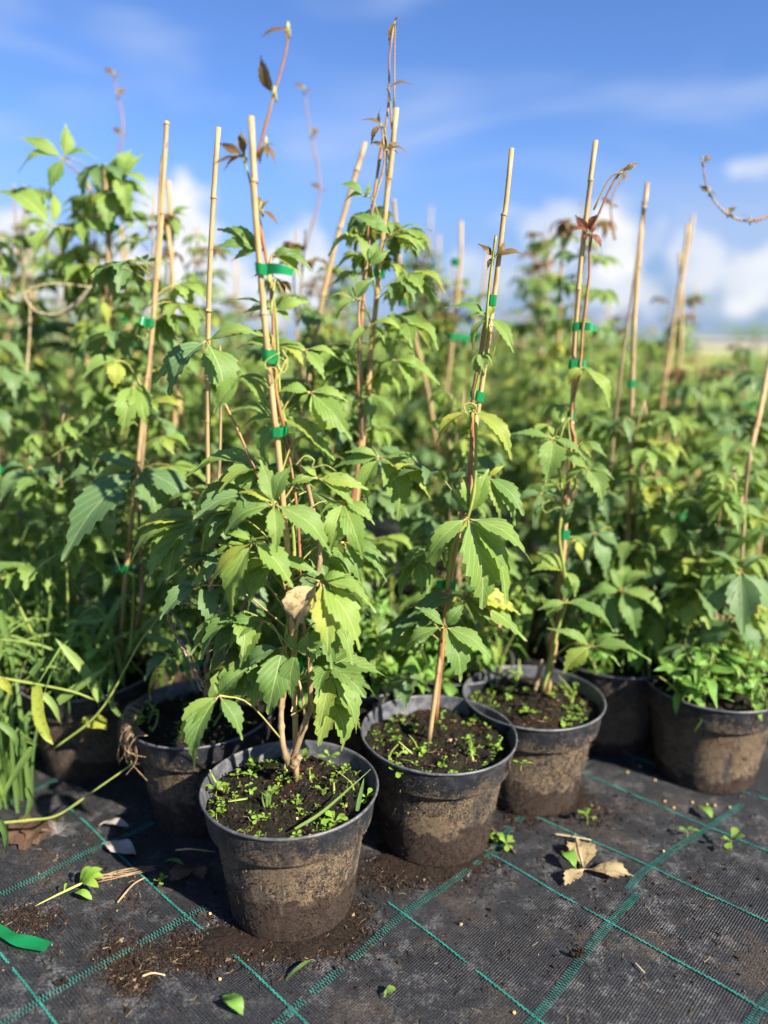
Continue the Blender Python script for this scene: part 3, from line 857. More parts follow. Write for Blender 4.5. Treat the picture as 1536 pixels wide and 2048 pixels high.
# leaves shared by the fuller parts of the vines: petiole base at the origin, blade towards +X
def lib_leaf(seed, size, rows, cross, mat, young=False, nleaf=5):
    rnd = random.Random(seed); mb = MB()
    pl = size * rnd.uniform(.5, 1.0); rise = rnd.uniform(.1, .7)
    hub = Vector((pl * math.cos(rise), 0, pl * math.sin(rise)))
    tube(mb, spline([Vector((0, 0, 0)), hub * .55 + UP * pl * .1, hub], 5), .0011 if rows > 10 else .0013, 4, False, mi=1)
    angs = [0, 52, -52, 112, -112][:nleaf]
    droop = rnd.uniform(.25, 1.05)
    tiltx = rnd.uniform(-.3, .3)
    for k, a in enumerate(angs):
        a = R(a + rnd.uniform(-12, 12))
        L = size * (1.0 if k == 0 else .94 if k < 3 else .72) * rnd.uniform(.9, 1.1)
        dr = droop * rnd.uniform(.75, 1.25)
        h = Vector((math.cos(a), math.sin(a), 0))
        tip = hub + h * L * math.cos(dr) - UP * (L * math.sin(dr) + tiltx * L * math.sin(a) * .5)
        N = (UP * math.cos(dr) + h * math.sin(dr)).normalized()
        bl = L * rnd.uniform(.08, .2)
        path = [hub, hub.lerp(tip, .25) + N * bl * .6, hub.lerp(tip, .58) + N * bl, tip]
        blade(mb, path, N + Vector((rnd.gauss(0, .15), rnd.gauss(0, .15), 0)), L * rnd.uniform(.42, .50), rows=rows, cross=cross, fold=rnd.uniform(.15, .5), rnd=rnd, wob=.055)
    return mb.mesh('creeper_leaf', [M[mat], M['petiole']])
LIB = {'leaf': [lib_leaf(s, .078, 14, 2, 'leaf') for s in range(12)],
       'leaf_fresh': [lib_leaf(s + 40, .070, 14, 2, 'leaf_fresh') for s in range(9)],
       'leaf_dark': [lib_leaf(s + 80, .084, 14, 2, 'leaf_dark') for s in range(8)],
       'leaf_bronze': [lib_leaf(s + 120, .040, 12, 1, 'leaf_bronze') for s in range(4)],
       'leaf_yellow': [lib_leaf(s + 150, .065, 12, 1, 'leaf_yellow') for s in range(2)]}
def put_leaf(e, p, az_, sc, kind, rnd):
    o = new_obj('leaf', rnd.choice(LIB[kind]), e)
    o.location = p - e.location
    o.rotation_euler = (rnd.uniform(-.25, .25), rnd.uniform(-.35, .25), az_)
    o.scale = (sc, sc, sc)
    return o

# ---- vine in the frontmost pot
A = vine('A', 'leafy vine in the frontmost pot, climbing its cane to thin bronze shoots'); A['cane_key'] = 'A'
YA = .83
stem_obj(A, [at(580, 1535, .83), at(566, 1490, .825), at(562, 1440, .825), at(563, 1410, .828), at(566, 1340, .832)], .0042, .0030, 'stem_wood', 24)
stem_obj(A, [at(580, 1538, .832), at(592, 1500, .83), at(612, 1440, .83), at(621, 1412, .832), at(619, 1320, .836)], .0044, .0031, 'stem_wood', 24)
stem_obj(A, [at(584, 1532, .828), at(600, 1512, .826)], .0060, .0042, 'stem_wood', 8)
shoot(A, [(566, 1345), (580, 1200), (588, 1080), (570, 960, .01), (566, 870)], .834, .0030, .0022, 'stem_green', 'stem')
shoot(A, [(619, 1325), (608, 1230), (640, 1120, -.01), (622, 1000), (600, 930), (575, 870)], .836, .0030, .0022, 'stem_wood', 'stem')
shoot(A, [(565, 1420), (572, 1370), (590, 1290), (600, 1150), (592, 1000), (570, 868)], .832, .0020, .0016, 'stem_red', 'stem')
shoot(A, [(612, 1440), (602, 1380), (585, 1320)], .826, .0022, .0016, 'stem_wood', 'stem')
shoot(A, [(572, 870), (552, 780), (548, 690), (545, 620), (536, 540), (520, 450), (505, 370), (512, 320), (530, 255), (548, 190), (568, 120), (575, 80), (570, 55)], .815, .0022, .0011, 'stem_red')
shoot(A, [(575, 866), (560, 790), (556, 700), (550, 620), (540, 545), (515, 430), (497, 350), (486, 314)], .82, .0018, .0010, 'stem_green')
shoot(A, [(545, 995), (512, 945), (480, 870), (450, 808)], .835, .0020, .0015, 'stem_red')
for hub, tips, mt in [
    ((547, 1008), [(450, 1068), (552, 1106, .40), (664, 1112, .42), (588, 926, .5, None, .3), (520, 918, .44, None, .35), (478, 985, .4, 'leaf_yellow')], 'leaf'),
    ((507, 1083), [(418, 1173, .34, 'leaf_fresh'), (465, 1232, .42), (586, 1176, .50), (446, 1065, .3)], 'leaf_fresh'),
    ((552, 1120), [(494, 1228, .56), (470, 1150, .4), (640, 1150, .4)], 'leaf'),
    ((640, 1163), [(657, 1312, .46), (721, 1304, .46), (752, 1226, .46), (588, 1270, .58, 'leaf_dry'), (694, 1254, .5, 'leaf_dry', .1), (700, 1150, .4)], 'leaf_fresh'),
    ((635, 957), [(574, 971, .5), (738, 980, .36), (714, 1020, .36), (600, 930, .4)], 'leaf_fresh'),
    ((686, 1003), [(661, 1103, .5), (727, 1120, .42), (750, 1050, .44), (640, 1030, .4)], 'leaf_fresh'),
    ((688, 1085), [(721, 1166, .48), (774, 1165, .36), (774, 1120, .4)], 'leaf'),
    ((528, 1243), [(480, 1338, .5), (452, 1308, .4), (425, 1385, .4, 'leaf_dark', .3), (440, 1245, .36)], 'leaf'),
    ((567, 1294), [(536, 1430, .56), (510, 1405, .44, 'leaf_dark', .15), (478, 1355, .4, 'leaf_dark', .1)], 'leaf'),
    ((594, 1303), [(583, 1398, .56), (634, 1300, .5), (575, 1266, .5), (618, 1262, .44)], 'leaf'),
    ((400, 1170), [(320, 1240, .5), (420, 1260, .46), (350, 1180, .4)], 'leaf_dark'),
    ((484, 752), [(428, 826, .5), (530, 817, .5), (542, 766, .36), (450, 800, .4)], 'leaf_fresh'),
    ((620, 785), [(705, 881, .42), (647, 874, .48), (555, 784, .5), (603, 826, .5), (697, 805, .36)], 'leaf_fresh'),
    ((555, 837), [(536, 934, .56), (460, 823, .44), (592, 816, .4), (646, 908, .42), (476, 862, .36)], 'leaf'),
    ((608, 872), [(650, 914, .44), (670, 922, .36), (692, 848, .36), (585, 915, .36)], 'leaf_fresh'),
    ((550, 950), [(500, 1010, .44, None, .2), (610, 985, .4), (470, 940, .36)], 'leaf'),
    ((524, 500), [(418, 502, .34), (462, 522, .52), (434, 459, .36), (480, 480, .4)], 'leaf'),
    ((546, 512), [(630, 548, .34), (602, 556, .5), (590, 500, .34)], 'leaf'),
    ((549, 622), [(438, 608, .34), (486, 626, .44), (617, 604, .42), (582, 650, .5)], 'leaf_fresh'),
    ((556, 560), [(585, 592, .5, 'leaf_bronze'), (500, 556, .4, 'leaf_bronze'), (570, 596, .4)], 'leaf_bronze'),
    ((552, 690), [(626, 718, .44), (612, 738, .40), (470, 700, .42), (500, 660, .36)], 'leaf_fresh'),
    ((540, 690), [(565, 665, .5), (600, 690, .4)], 'leaf'),
    ((437, 1391), [(389, 1537, .36), (360, 1482, .40, 'leaf_fresh'), (485, 1481, .42), (497, 1336, .44), (425, 1362, .5)], 'leaf'),
    ((655, 1240), [(705, 1330, .44), (664, 1340, .46), (620, 1335, .4)], 'leaf'),
    ((610, 700), [(560, 730, .4), (650, 760, .4), (680, 720, .36)], 'leaf_fresh'),
]:
    att = at(568, 1485, .826) if hub == (437, 1391) else None
    dpy = {(437, 1391): -.06, (507, 1083): -.035, (547, 1008): -.03, (640, 1163): -.03, (567, 1294): -.02, (594, 1303): -.035, (552, 1120): -.015, (620, 785): -.01, (655, 1240): .02, (400, 1170): .03, (550, 950): .03}.get(hub, 0.0)
    lf = hero_leaf(A, hub, YA + dpy, tips, mt, attach=att)
for hub, tips in [((486, 313), [(481, 263, .4), (438, 286, .38), (424, 330, .36), (447, 343, .38), (496, 326, .4)]),
                  ((530, 290), [(554, 293, .4), (550, 327, .42), (520, 330, .4), (536, 318, .4)]),
                  ((520, 420), [(508, 388, .4), (560, 456, .36), (517, 440, .4), (540, 400, .4)]),
                  ((547, 190), [(521, 110, .34), (535, 140, .3)]),
                  ((574, 62), [(522, 74, .26), (540, 55, .3), (575, 80, .4)])]:
    hero_leaf(A, hub, .812, tips, 'leaf_bronze', attach=at(hub[0] + 6, hub[1] + 14, .815), bulge=.1)
tendril(A, [(565, 700), (575, 720), (568, 745), (556, 730), (562, 715), (575, 735), (548, 760)], .80)
tendril(A, [(560, 705), (532, 722), (535, 738), (548, 735), (555, 750), (540, 775), (530, 765)], .80)
tendril(A, [(592, 930), (610, 912), (628, 920), (625, 935), (650, 930), (672, 942)], .80)
tendril(A, [(570, 1080), (560, 1050), (572, 1030), (590, 1040)], .80)
rf = random.Random(5)
for i in range(30):
    z = rf.uniform(.24, .52); c = cane_at_z('A', z)
    an = rf.uniform(.1, 3.04) if rf.random() < .8 else rf.uniform(-.6, 3.7)
    put_leaf(A, c, an, rf.uniform(.85, 1.2), rf.choice(['leaf', 'leaf', 'leaf_fresh', 'leaf_dark']), rf)

# ---- vine in the second pot
B = vine('B', 'sparse vine in the second pot with one very large drooping leaf at mid-height'); B['cane_key'] = 'B'
YB = .945
shoot(B, [(870, 1440), (880, 1330), (893, 1200), (905, 1100), (935, 1010), (944, 900), (945, 800), (962, 700), (975, 620), (980, 560), (988, 500), (992, 470)], .95, .0042, .0014, 'stem_red', 'stem')
shoot(B, [(893, 1180), (905, 1090), (935, 1036), (950, 960), (952, 830)], .94, .0026, .0018, 'stem_green', 'stem')
shoot(B, [(946, 800), (970, 690), (976, 600), (985, 520), (992, 472)], .94, .0016, .0010, 'stem_green', 'stem')
for hub, tips, mt, dy in [
    ((934, 1036), [(964, 1219, .56), (1012, 1213, .44, 'leaf_fresh', -.1), (1066, 1128, .50), (858, 1170, .50, 'leaf_dark', .1), (850, 1126, .36), ], 'leaf', -.03),
    ((938, 1030), [(903, 968, .5, 'leaf_dark', .1), (940, 926, .42, 'leaf_fresh'), (978, 938, .46, 'leaf_fresh')], 'leaf', 0),
    ((975, 955), [(1048, 1032, .46), (1030, 1052, .4), (1000, 1040, .4), (1010, 930, .3, 'leaf_yellow')], 'leaf', .02),
    ((889, 1254), [(921, 1365, .58), (803, 1312, .42), (984, 1318, .46), (830, 1214, .44), (931, 1203, .46)], 'leaf', -.045),
    ((918, 1190), [(814, 1237, .40, 'leaf_dark'), (1054, 1283, .36, 'leaf_fresh'), (1042, 1230, .40, 'leaf_yellow'), (1004, 1270, .6, 'leaf_dry', .1), (960, 1290, .46, None, .2), (820, 1215, .2, 'leaf_dry')], 'leaf_fresh', .0),
    ((944, 821), [(872, 890, .34, 'leaf_yellow'), (1024, 921, .34), (935, 806, .6), (958, 808, .6)], 'leaf_fresh', -.01),
    ((978, 635), [(889, 616, .36, 'leaf'), (945, 700, .36), (1028, 706, .38), (940, 634, .3), (985, 606, .5)], 'leaf_fresh', 0),
    ((988, 515), [(1054, 513, .30), (956, 488, .36), (1022, 498, .3), (1010, 482, .4), (975, 540, .4)], 'leaf_bronze', 0),
    ((962, 705), [(968, 745, .6), (948, 750, .5), (985, 730, .4)], 'leaf', 0),
    ((870, 1240), [(855, 1330, .4, 'leaf_dark', .2), (930, 1310, .4, 'leaf_dark', .3)], 'leaf_dark', .03)]:
    hero_leaf(B, hub, YB + dy, tips, mt)
tendril(B, [(935, 830), (928, 812), (940, 806), (952, 812), (950, 825), (943, 830)], .93)
tendril(B, [(978, 650), (990, 690), (985, 710)], .93)
for i in range(13):
    z = rf.uniform(.22, .50); c = cane_at_z('B', z)
    put_leaf(B, c, rf.uniform(.4, 2.9), rf.uniform(.6, .85), rf.choice(['leaf', 'leaf_dark']), rf)

# ---- vine in the third pot
Cv = vine('C', 'slender small-leaved vine in the third pot, dark red leaf cluster near its tip'); Cv['cane_key'] = 'C'
YC = 1.06
shoot(Cv, [(1088, 1385), (1105, 1290), (1128, 1200), (1120, 1100), (1118, 1040), (1145, 940), (1150, 880), (1140, 835), (1160, 740), (1165, 660), (1178, 560), (1182, 470), (1210, 400), (1235, 350), (1262, 328)], 1.062, .0034, .0011, 'stem_red', 'stem')
shoot(Cv, [(1070, 1380), (1082, 1330), (1085, 1320)], 1.055, .0036, .0026, 'stem_wood', 'stem')
shoot(Cv, [(1085, 1382), (1100, 1330), (1115, 1260), (1132, 1205), (1128, 1140), (1118, 1070), (1125, 990), (1108, 880), (1128, 835)], 1.05, .0030, .0018, 'stem_green', 'stem')
shoot(Cv, [(1135, 985), (1150, 970), (1142, 900), (1135, 835)], 1.05, .0020, .0014, 'stem_green', 'stem')
shoot(Cv, [(1140, 835), (1128, 850), (1118, 880), (1104, 878)], 1.04, .0018, .0012, 'stem_green', 'stem')
for hub, tips, mt, dy in [
    ((1104, 877), [(1092, 967, .6), (1172, 920, .40), (1020, 868, .34), (1060, 895, .4, None, .3)], 'leaf', -.02),
    ((1174, 937), [(1206, 1007, .6), (1128, 976, .5), (1118, 900, .4), (1230, 960, .3)], 'leaf', -.02),
    ((1084, 986), [(1028, 1010, .5), (1142, 1012, .5), (1085, 965, .5), (1070, 1040, .4)], 'leaf_dark', 0),
    ((1120, 1060), [(1100, 1010, .5), (1150, 1000, .4), (1125, 1015, .5)], 'leaf_dark', 0),
    ((1128, 1142), [(1062, 1142, .5), (1150, 1195, .5), (1075, 1105, .4)], 'leaf_fresh', 0),
    ((1132, 1205), [(1090, 1240, .6), (1228, 1264, .30), (1148, 1148, .5), (1195, 1225, .4), (1075, 1220, .34)], 'leaf', -.02),
    ((1181, 1293), [(1126, 1347, .6), (1302, 1322, .42), (1240, 1332, .34), (1248, 1270, .26), (1180, 1252, .5), (1092, 1256, .22)], 'leaf', -.03),
    ((1164, 735), [(1134, 771, .6), (1220, 818, .34), (1190, 760, .4)], 'leaf_fresh', 0),
    ((1150, 1080), [(1165, 1120, .5, 'leaf_yellow'), (1115, 1110, .5)], 'leaf', .02),
    ((1178, 466), [(1134, 465, .42), (1150, 430, .42), (1203, 425, .44), (1204, 500, .46), (1168, 490, .4), (1190, 445, .5)], 'leaf_red', 0),
    ((1245, 345), [(1232, 360, .4), (1255, 355, .4), (1278, 326, .34), (1262, 340, .4)], 'leaf_bronze', 0)]:
    hero_leaf(Cv, hub, YC + dy, tips, mt, wf=.5)
for i in range(8):
    z = rf.uniform(.25, .60); c = cane_at_z('C', z)
    put_leaf(Cv, c, rf.uniform(.4, 2.9), rf.uniform(.5, .75), rf.choice(['leaf', 'leaf_fresh']), rf)
tendril(Cv, [(1100, 1000), (1085, 1010), (1092, 1025), (1115, 1015), (1140, 1020)], 1.04)

# ---- vine in the pot left of the frontmost
D = vine('D', 'vine on the thin cane left of the frontmost pot with two broad drooping leaves'); D['cane_key'] = 'D'
YD = 1.01
stem_obj(D, [at(412, 1392, 1.03), at(418, 1350, 1.025), at(430, 1320, 1.02), at(470, 1260, 1.0), at(500, 1180, .98)], .0046, .0026, 'stem_wood', 20)
stem_obj(D, [at(415, 1360, 1.025), at(412, 1330, 1.02), at(420, 1300, 1.02), at(425, 1150, 1.02), at(440, 900, 1.0), at(440, 690, .99)], .0034, .0016, 'stem_wood', 24)
for hub, tips, mt, dy in [
    ((412, 682), [(450, 812, .62), (308, 768, .44), (338, 792, .42, 'leaf_dark'), (544, 678, .30), (500, 668, .3)], 'leaf', -.06),
    ((398, 1038), [(334, 1167, .62), (257, 1068, .36, 'leaf_yellow'), (254, 1140, .42, 'leaf_fresh'), (292, 1172, .42), (455, 1000, .4), (318, 1036, .3)], 'leaf', -.08),
    ((428, 1078), [(385, 1150, .56, 'leaf_fresh'), (460, 1110, .5), (378, 1120, .4), (455, 1030, .46, 'leaf_fresh')], 'leaf_fresh', -.1),
    ((430, 980), [(502, 968, .40, 'leaf_fresh'), (395, 1010, .36), (470, 940, .3)], 'leaf_fresh', -.06),
    ((330, 1330), [(300, 1402, .7, 'leaf_yellow'), (345, 1345, .5)], 'leaf_fresh', -.02),
    ((500, 1150), [(430, 1230, .5), (520, 1260, .5), (460, 1180, .4)], 'leaf_dark', .02)]:
    hero_leaf(D, hub, YD + dy, tips, mt)
for i in range(30):
    z = rf.uniform(.22, .50); c = cane_at_z('D', z)
    put_leaf(D, c, rf.uniform(-.2, 3.3), rf.uniform(.6, .95), rf.choice(['leaf', 'leaf', 'leaf_dark']), rf)

# ---- vine at the far left pot
Ev = vine('E', 'vine on the golden left cane with one huge dark drooping leaf'); Ev['cane_key'] = 'E'
YE = 1.12
shoot(Ev, [(272, 1260), (285, 1180), (278, 1050), (282, 940), (300, 750), (305, 640), (315, 480), (322, 330), (335, 285)], 1.14, .0040, .0012, 'stem_wood', 'stem')
for hub, tips, mt, dy in [
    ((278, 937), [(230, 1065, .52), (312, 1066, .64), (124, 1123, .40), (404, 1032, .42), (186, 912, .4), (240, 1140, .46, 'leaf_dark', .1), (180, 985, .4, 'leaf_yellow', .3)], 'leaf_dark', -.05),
    ((268, 770), [(244, 872, .5), (292, 850, .6), (240, 840, .4), (302, 800, .4)], 'leaf_fresh', 0),
    ((232, 722), [(230, 777, .7, 'leaf_yellow'), (214, 760, .5, 'leaf_yellow')], 'leaf_yellow', -.02),
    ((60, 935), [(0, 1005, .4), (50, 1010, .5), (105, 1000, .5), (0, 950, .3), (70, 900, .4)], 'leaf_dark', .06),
    ((110, 1030), [(42, 1092, .44), (150, 1050, .4), (90, 980, .4)], 'leaf', .04)]:
    hero_leaf(Ev, hub, YE + dy, tips, mt, attach=at(hub[0] + 40, hub[1] + 60, YE + dy + .04) if hub[0] < 150 else None)
for i in range(40):
    z = rf.uniform(.24, .80); c = cane_at_z('E', z)
    put_leaf(Ev, c, rf.uniform(-.2, 3.4), rf.uniform(.6, 1.0), rf.choice(['leaf', 'leaf_fresh', 'leaf_dark']), rf)

# ---- vine on the central golden cane
H = vine('H', 'vine on the central golden cane ending in a long thin red shoot against the sky'); H['cane_key'] = 'H'
YH = 1.10
shoot(H, [(668, 1370), (690, 1150), (705, 1000), (722, 880), (716, 780), (722, 650), (730, 560), (735, 470), (750, 380), (762, 300), (772, 250), (778, 190), (779, 110), (790, 40)], 1.12, .0036, .0011, 'stem_red')
shoot(H, [(724, 880), (720, 700), (718, 600), (735, 520), (745, 420), (768, 330), (765, 270), (763, 250)], 1.10, .0022, .0011, 'stem_wood', 'stem')
for hub, tips, mt, dy in [
    ((758, 915), [(796, 1042, .56), (862, 1000, .44, 'leaf_fresh'), (734, 1010, .50, 'leaf_fresh'), (668, 935, .4), (690, 905, .3), (860, 940, .3)], 'leaf', -.10),
    ((709, 600), [(648, 602, .32), (672, 640, .5), (748, 556, .62), (700, 570, .4)], 'leaf', -.02),
    ((738, 532), [(712, 468, .40), (780, 500, .46), (755, 480, .4)], 'leaf', -.02),
    ((782, 472), [(864, 462, .32), (840, 502, .40), (770, 440, .4), (700, 430, .42), (730, 450, .4)], 'leaf', 0),
    ((728, 392), [(676, 368, .50), (690, 402, .5), (745, 380, .4), (740, 360, .3)], 'leaf', 0),
    ((763, 250), [(722, 240, .38), (762, 214, .4), (742, 290, .36), (775, 262, .4)], 'leaf_bronze', 0),
    ((773, 302), [(742, 284, .34), (768, 272, .5), (800, 315, .4), (817, 308, .4), (795, 285, .4)], 'leaf_bronze', 0),
    ((775, 178), [(831, 171, .24)], 'leaf_bronze', 0),
    ((790, 45), [(798, 32, .5), (806, 48, .3), (778, 92, .2)], 'leaf_bronze', 0),
    ((790, 720), [(820, 800, .40), (760, 760, .5), (850, 740, .4), (880, 770, .3)], 'leaf_fresh', 0),
    ((740, 650), [(808, 664, .46), (700, 700, .4), (770, 690, .4)], 'leaf_fresh', 0),
    ((745, 790), [(700, 840, .5), (790, 830, .4), (740, 850, .5)], 'leaf', 0)]:
    hero_leaf(H, hub, YH + dy, tips, mt)
for i in range(60):
    z = rf.uniform(.20, .88); c = cane_at_z('H', z)
    put_leaf(H, c, rf.uniform(-.4, 3.6), rf.uniform(.6, .95), rf.choice(['leaf', 'leaf_fresh', 'leaf_fresh', 'leaf_dark']), rf)

# ---- vines in the two right-hand pots
F_ = vine('F', 'vine with open five-fingered leaves behind the third pot'); F_['cane_key'] = 'F'
shoot(F_, [(1230, 1330), (1225, 1180), (1212, 1050), (1225, 900), (1240, 760), (1262, 600), (1285, 430)], 1.26, .0034, .0014, 'stem_wood', 'stem')
for hub, tips, mt, dy in [
    ((1242, 1181), [(1168, 1196, .44), (1273, 1274, .50), (1330, 1238, .50), (1308, 1146, .44), (1214, 1130, .5)], 'leaf', -.05),
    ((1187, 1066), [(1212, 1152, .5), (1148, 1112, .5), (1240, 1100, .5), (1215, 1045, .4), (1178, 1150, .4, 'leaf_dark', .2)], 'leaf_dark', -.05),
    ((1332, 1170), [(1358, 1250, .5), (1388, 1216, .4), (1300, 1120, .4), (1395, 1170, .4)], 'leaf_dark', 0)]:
    hero_leaf(F_, hub, 1.22 + dy, tips, mt)
G = vine('G', 'vine at the right edge with dark bluish leaves above the weedy pot'); G['cane_key'] = 'G'
shoot(G, [(1428, 1370), (1450, 1250), (1480, 1140), (1490, 1000), (1500, 900)], 1.15, .0036, .0020, 'stem_wood', 'stem')
for hub, tips, mt, dy in [
    ((1481, 1141), [(1485, 1272, .52), (1398, 1254, .40), (1545, 1255, .5), (1412, 1100, .3), (1530, 1110, .36)], 'leaf_dark', -.03),
    ((1462, 1232), [(1404, 1322, .56), (1510, 1338, .50), (1440, 1210, .4)], 'leaf_dark', -.04),
    ((1530, 1040), [(1440, 1130, .4), (1490, 1110, .4), (1450, 1020, .36), (1560, 1120, .4)], 'leaf', .03),
    ((1400, 1060), [(1350, 1110, .4), (1440, 1080, .4), (1380, 1010, .4), (1430, 1120, .4)], 'leaf_dark', .06)]:
    hero_leaf(G, hub, 1.15 + dy, tips, mt)
for V_, k_, n_ in ((F_, 'F', 42), (G, 'G', 40)):
    for i in range(n_):
        z = rf.uniform(.2, .56); c = cane_at_z(k_, z)
        put_leaf(V_, c, rf.uniform(-.3, 3.5), rf.uniform(.6, .95), rf.choice(['leaf', 'leaf', 'leaf_dark', 'leaf_fresh']), rf)

# ---- the tall blurred plant at upper left
N = vine('N1', 'tall blurred vine at upper left, one five-fingered leaf spread against the sky'); N['cane_key'] = 'N1'
shoot(N, [(215, 900), (210, 640), (215, 480), (190, 400), (160, 350), (127, 318)], 1.42, .0034, .0018, 'stem_wood', 'stem')
for hub, tips, mt, dy in [
    ((127, 317), [(38, 274, .36), (36, 346, .46), (98, 384, .52), (130, 248, .50), (198, 318, .40)], 'leaf', -.08),
    ((104, 452), [(0, 384, .40), (100, 380, .3), (30, 470, .3), (68, 520, .4)], 'leaf_fresh', -.08),
    ((215, 380), [(170, 395, .36), (235, 315, .5), (290, 310, .5), (270, 440, .5), (215, 460, .55), (180, 430, .4), (305, 400, .46)], 'leaf', -.04),
    ((240, 350), [(262, 300, .6), (298, 370, .5), (255, 430, .5)], 'leaf_fresh', -.05),
    ((340, 430), [(375, 432, .4), (355, 480, .5), (385, 415, .3)], 'leaf', 0),
    ((180, 560), [(120, 530, .36), (150, 500, .4), (240, 540, .4), (215, 600, .4)], 'leaf_bronze', 0),
    ((205, 600), [(155, 640, .5), (215, 650, .5), (180, 620, .4)], 'leaf_fresh', -.1)]:
    hero_leaf(N, hub, 1.40 + dy, tips, mt)
for i in range(46):
    z = rf.uniform(.25, .98); c = cane_at_z('N1', z)
    put_leaf(N, c, rf.uniform(0, 6.28), rf.uniform(.7, 1.05), rf.choice(['leaf', 'leaf', 'leaf_fresh', 'leaf_dark']), rf)

# ------------------------------------------------------------------ rows of vines behind
def proj(p):
    v = Vector(p) - CAMP
    z = v.y * math.cos(PITCH) - v.z * math.sin(PITCH)
    return 768 + FPX * v.x / z, 1024 - FPX * (v.y * math.sin(PITCH) + v.z * math.cos(PITCH)) / z
rr = random.Random(42)
MIDLAB = 'out-of-focus creeper vine in the dense rows behind the front pots'
taken = [(x, y) for x, y, s in HP.values()]
def row_height(px, Y):
    """foliage is tall at the left, lower towards the right end of the rows"""
    h = float(np.interp(px, [-200, 150, 330, 480, 620, 800, 960, 1100, 1240, 1330, 1480, 1700], [1.0, 1.04, .90, .82, .85, .97, .85, .96, .92, .78, .64, .58]))
    return h
CANE_MESH = []
for s in range(5):
    r2 = random.Random(900 + s); mb = MB(); pts = []
    L = 1.0
    for i in range(16): pts.append(Vector((.008 * math.sin(i * .5 + s), .006 * math.sin(i * .7 + 2 * s), L * i / 15)))
    tube(mb, pts, [.0042 - .0008 * i / 15 for i in range(16)], 7)
    CANE_MESH.append(mb.mesh('cane_pole', [M['cane']]))
TIE_MESH = []
for s in range(3):
    mb = MB(); r2 = random.Random(s); n = 10; V, F = [], []
    for k in range(n):
        a = 6.283 * k / n
        for z in (-.007, .007): V.append((.011 * math.cos(a), .008 * math.sin(a), z))
    for k in range(n): F.append((2 * k, 2 * ((k + 1) % n), 2 * ((k + 1) % n) + 1, 2 * k + 1))
    mb.add(V, F)
    if s: mb.add([(.010, 0, -.006), (.010 + .016 * s, -.004, -.008), (.010 + .016 * s, -.006, .006), (.010, 0, .007)], [(0, 1, 2, 3)])
    TIE_MESH.append(mb.mesh('tape_tie', [M['tape']]))
STEM_MESH = []
for s in range(4):
    mb = MB(); r2 = random.Random(300 + s)
    for q in range(2):
        ph = r2.uniform(0, 6.28)
        pts = [Vector((.012 * math.cos(ph + i * .5), .012 * math.sin(ph + i * .5), i / 17)) for i in range(18)]
        tube(mb, pts, [.0032 - .0018 * i / 17 for i in range(18)], 5)
    STEM_MESH.append(mb.mesh('stem', [M['stem_wood'], ]))
def back_cane(x, y, h, lean, rnd, ties):
    cap_ = 400 if y < 2.9 else 470
    while h > .5 and proj((x + lean[0] * h, y, h))[1] < cap_ + rnd.uniform(0, 90): h -= .03
    e = empty('bamboo_cane', (x, y, .10), 'thin blurred cane among the rows of vines in the background', 'cane', 'background canes')
    e.rotation_euler = (lean[1], lean[0], rnd.uniform(0, 6.28) * 0)
    o = new_obj('cane_pole', rnd.choice(CANE_MESH), e); o.scale = (1, 1, h - .10)
    for t in ties:
        q = new_obj('tape_tie', rnd.choice(TIE_MESH), e); q.location = (0, 0, t * (h - .1)); q.rotation_euler = (rnd.uniform(-.2, .2), rnd.uniform(-.2, .2), rnd.uniform(-.8, .8) + (3.14 if rnd.random() < .5 else 0))
    return e
def back_vine(x, y, h, nl, rnd, bronze=True):
    e = empty('creeper_vine', (x, y, .14), MIDLAB, 'vine', 'vines in the rows behind')
    o = new_obj('stem', rnd.choice(STEM_MESH), e); o.scale = (1, 1, max(h - .14, .2))
    for i in range(nl):
        t = (i + rnd.random()) / nl
        z = .13 + (h - .15) * t ** .95
        p = Vector((x + rnd.gauss(0, .018), y + rnd.gauss(0, .018), z))
        sc = (1.08 - .45 * t) * rnd.uniform(.8, 1.1)
        kind = 'leaf_bronze' if (t > .9 and bronze and rnd.random() < .5) else 'leaf_yellow' if rnd.random() < .025 else rnd.choice(['leaf', 'leaf', 'leaf_fresh', 'leaf_fresh', 'leaf_dark'] if t > .4 else ['leaf', 'leaf', 'leaf_dark', 'leaf_fresh'])
        if kind == 'leaf_bronze': sc *= 1.5
        put_leaf(e, p, rnd.uniform(0, 6.28), sc, kind, rnd)
    return e
nmid = 0
for bi, (bx, by, bh) in enumerate(((HP['I'][0], HP['I'][1], .62), (HP['H'][0] - .03, HP['H'][1] + .05, .66), (HP['F'][0] + .03, HP['F'][1] + .03, .60), (HP['E'][0] - .02, HP['E'][1] + .04, .60), (HP['G'][0] + .02, HP['G'][1] + .05, .5))):
    back_vine(bx, by, bh, 40, rr, False)['label'] = ['low leafy vine in the pot showing only its rim', 'second low vine in the half-hidden pot behind the two front pots', 'second low vine in the shaded brownish pot', 'second low vine in the far-left shaded pot', 'second low vine in the weedy right-edge pot'][bi]
spots = []
for row in range(6):
    Y = 1.36 + row * .255
    xw = Y * .56 + .22
    n = int(2 * xw / .27)
    for k in range(n + 1):
        spots.append((-xw + 2 * xw * k / n + (.13 if row % 2 else 0) + rr.uniform(-.04, .04), Y + rr.uniform(-.05, .05)))
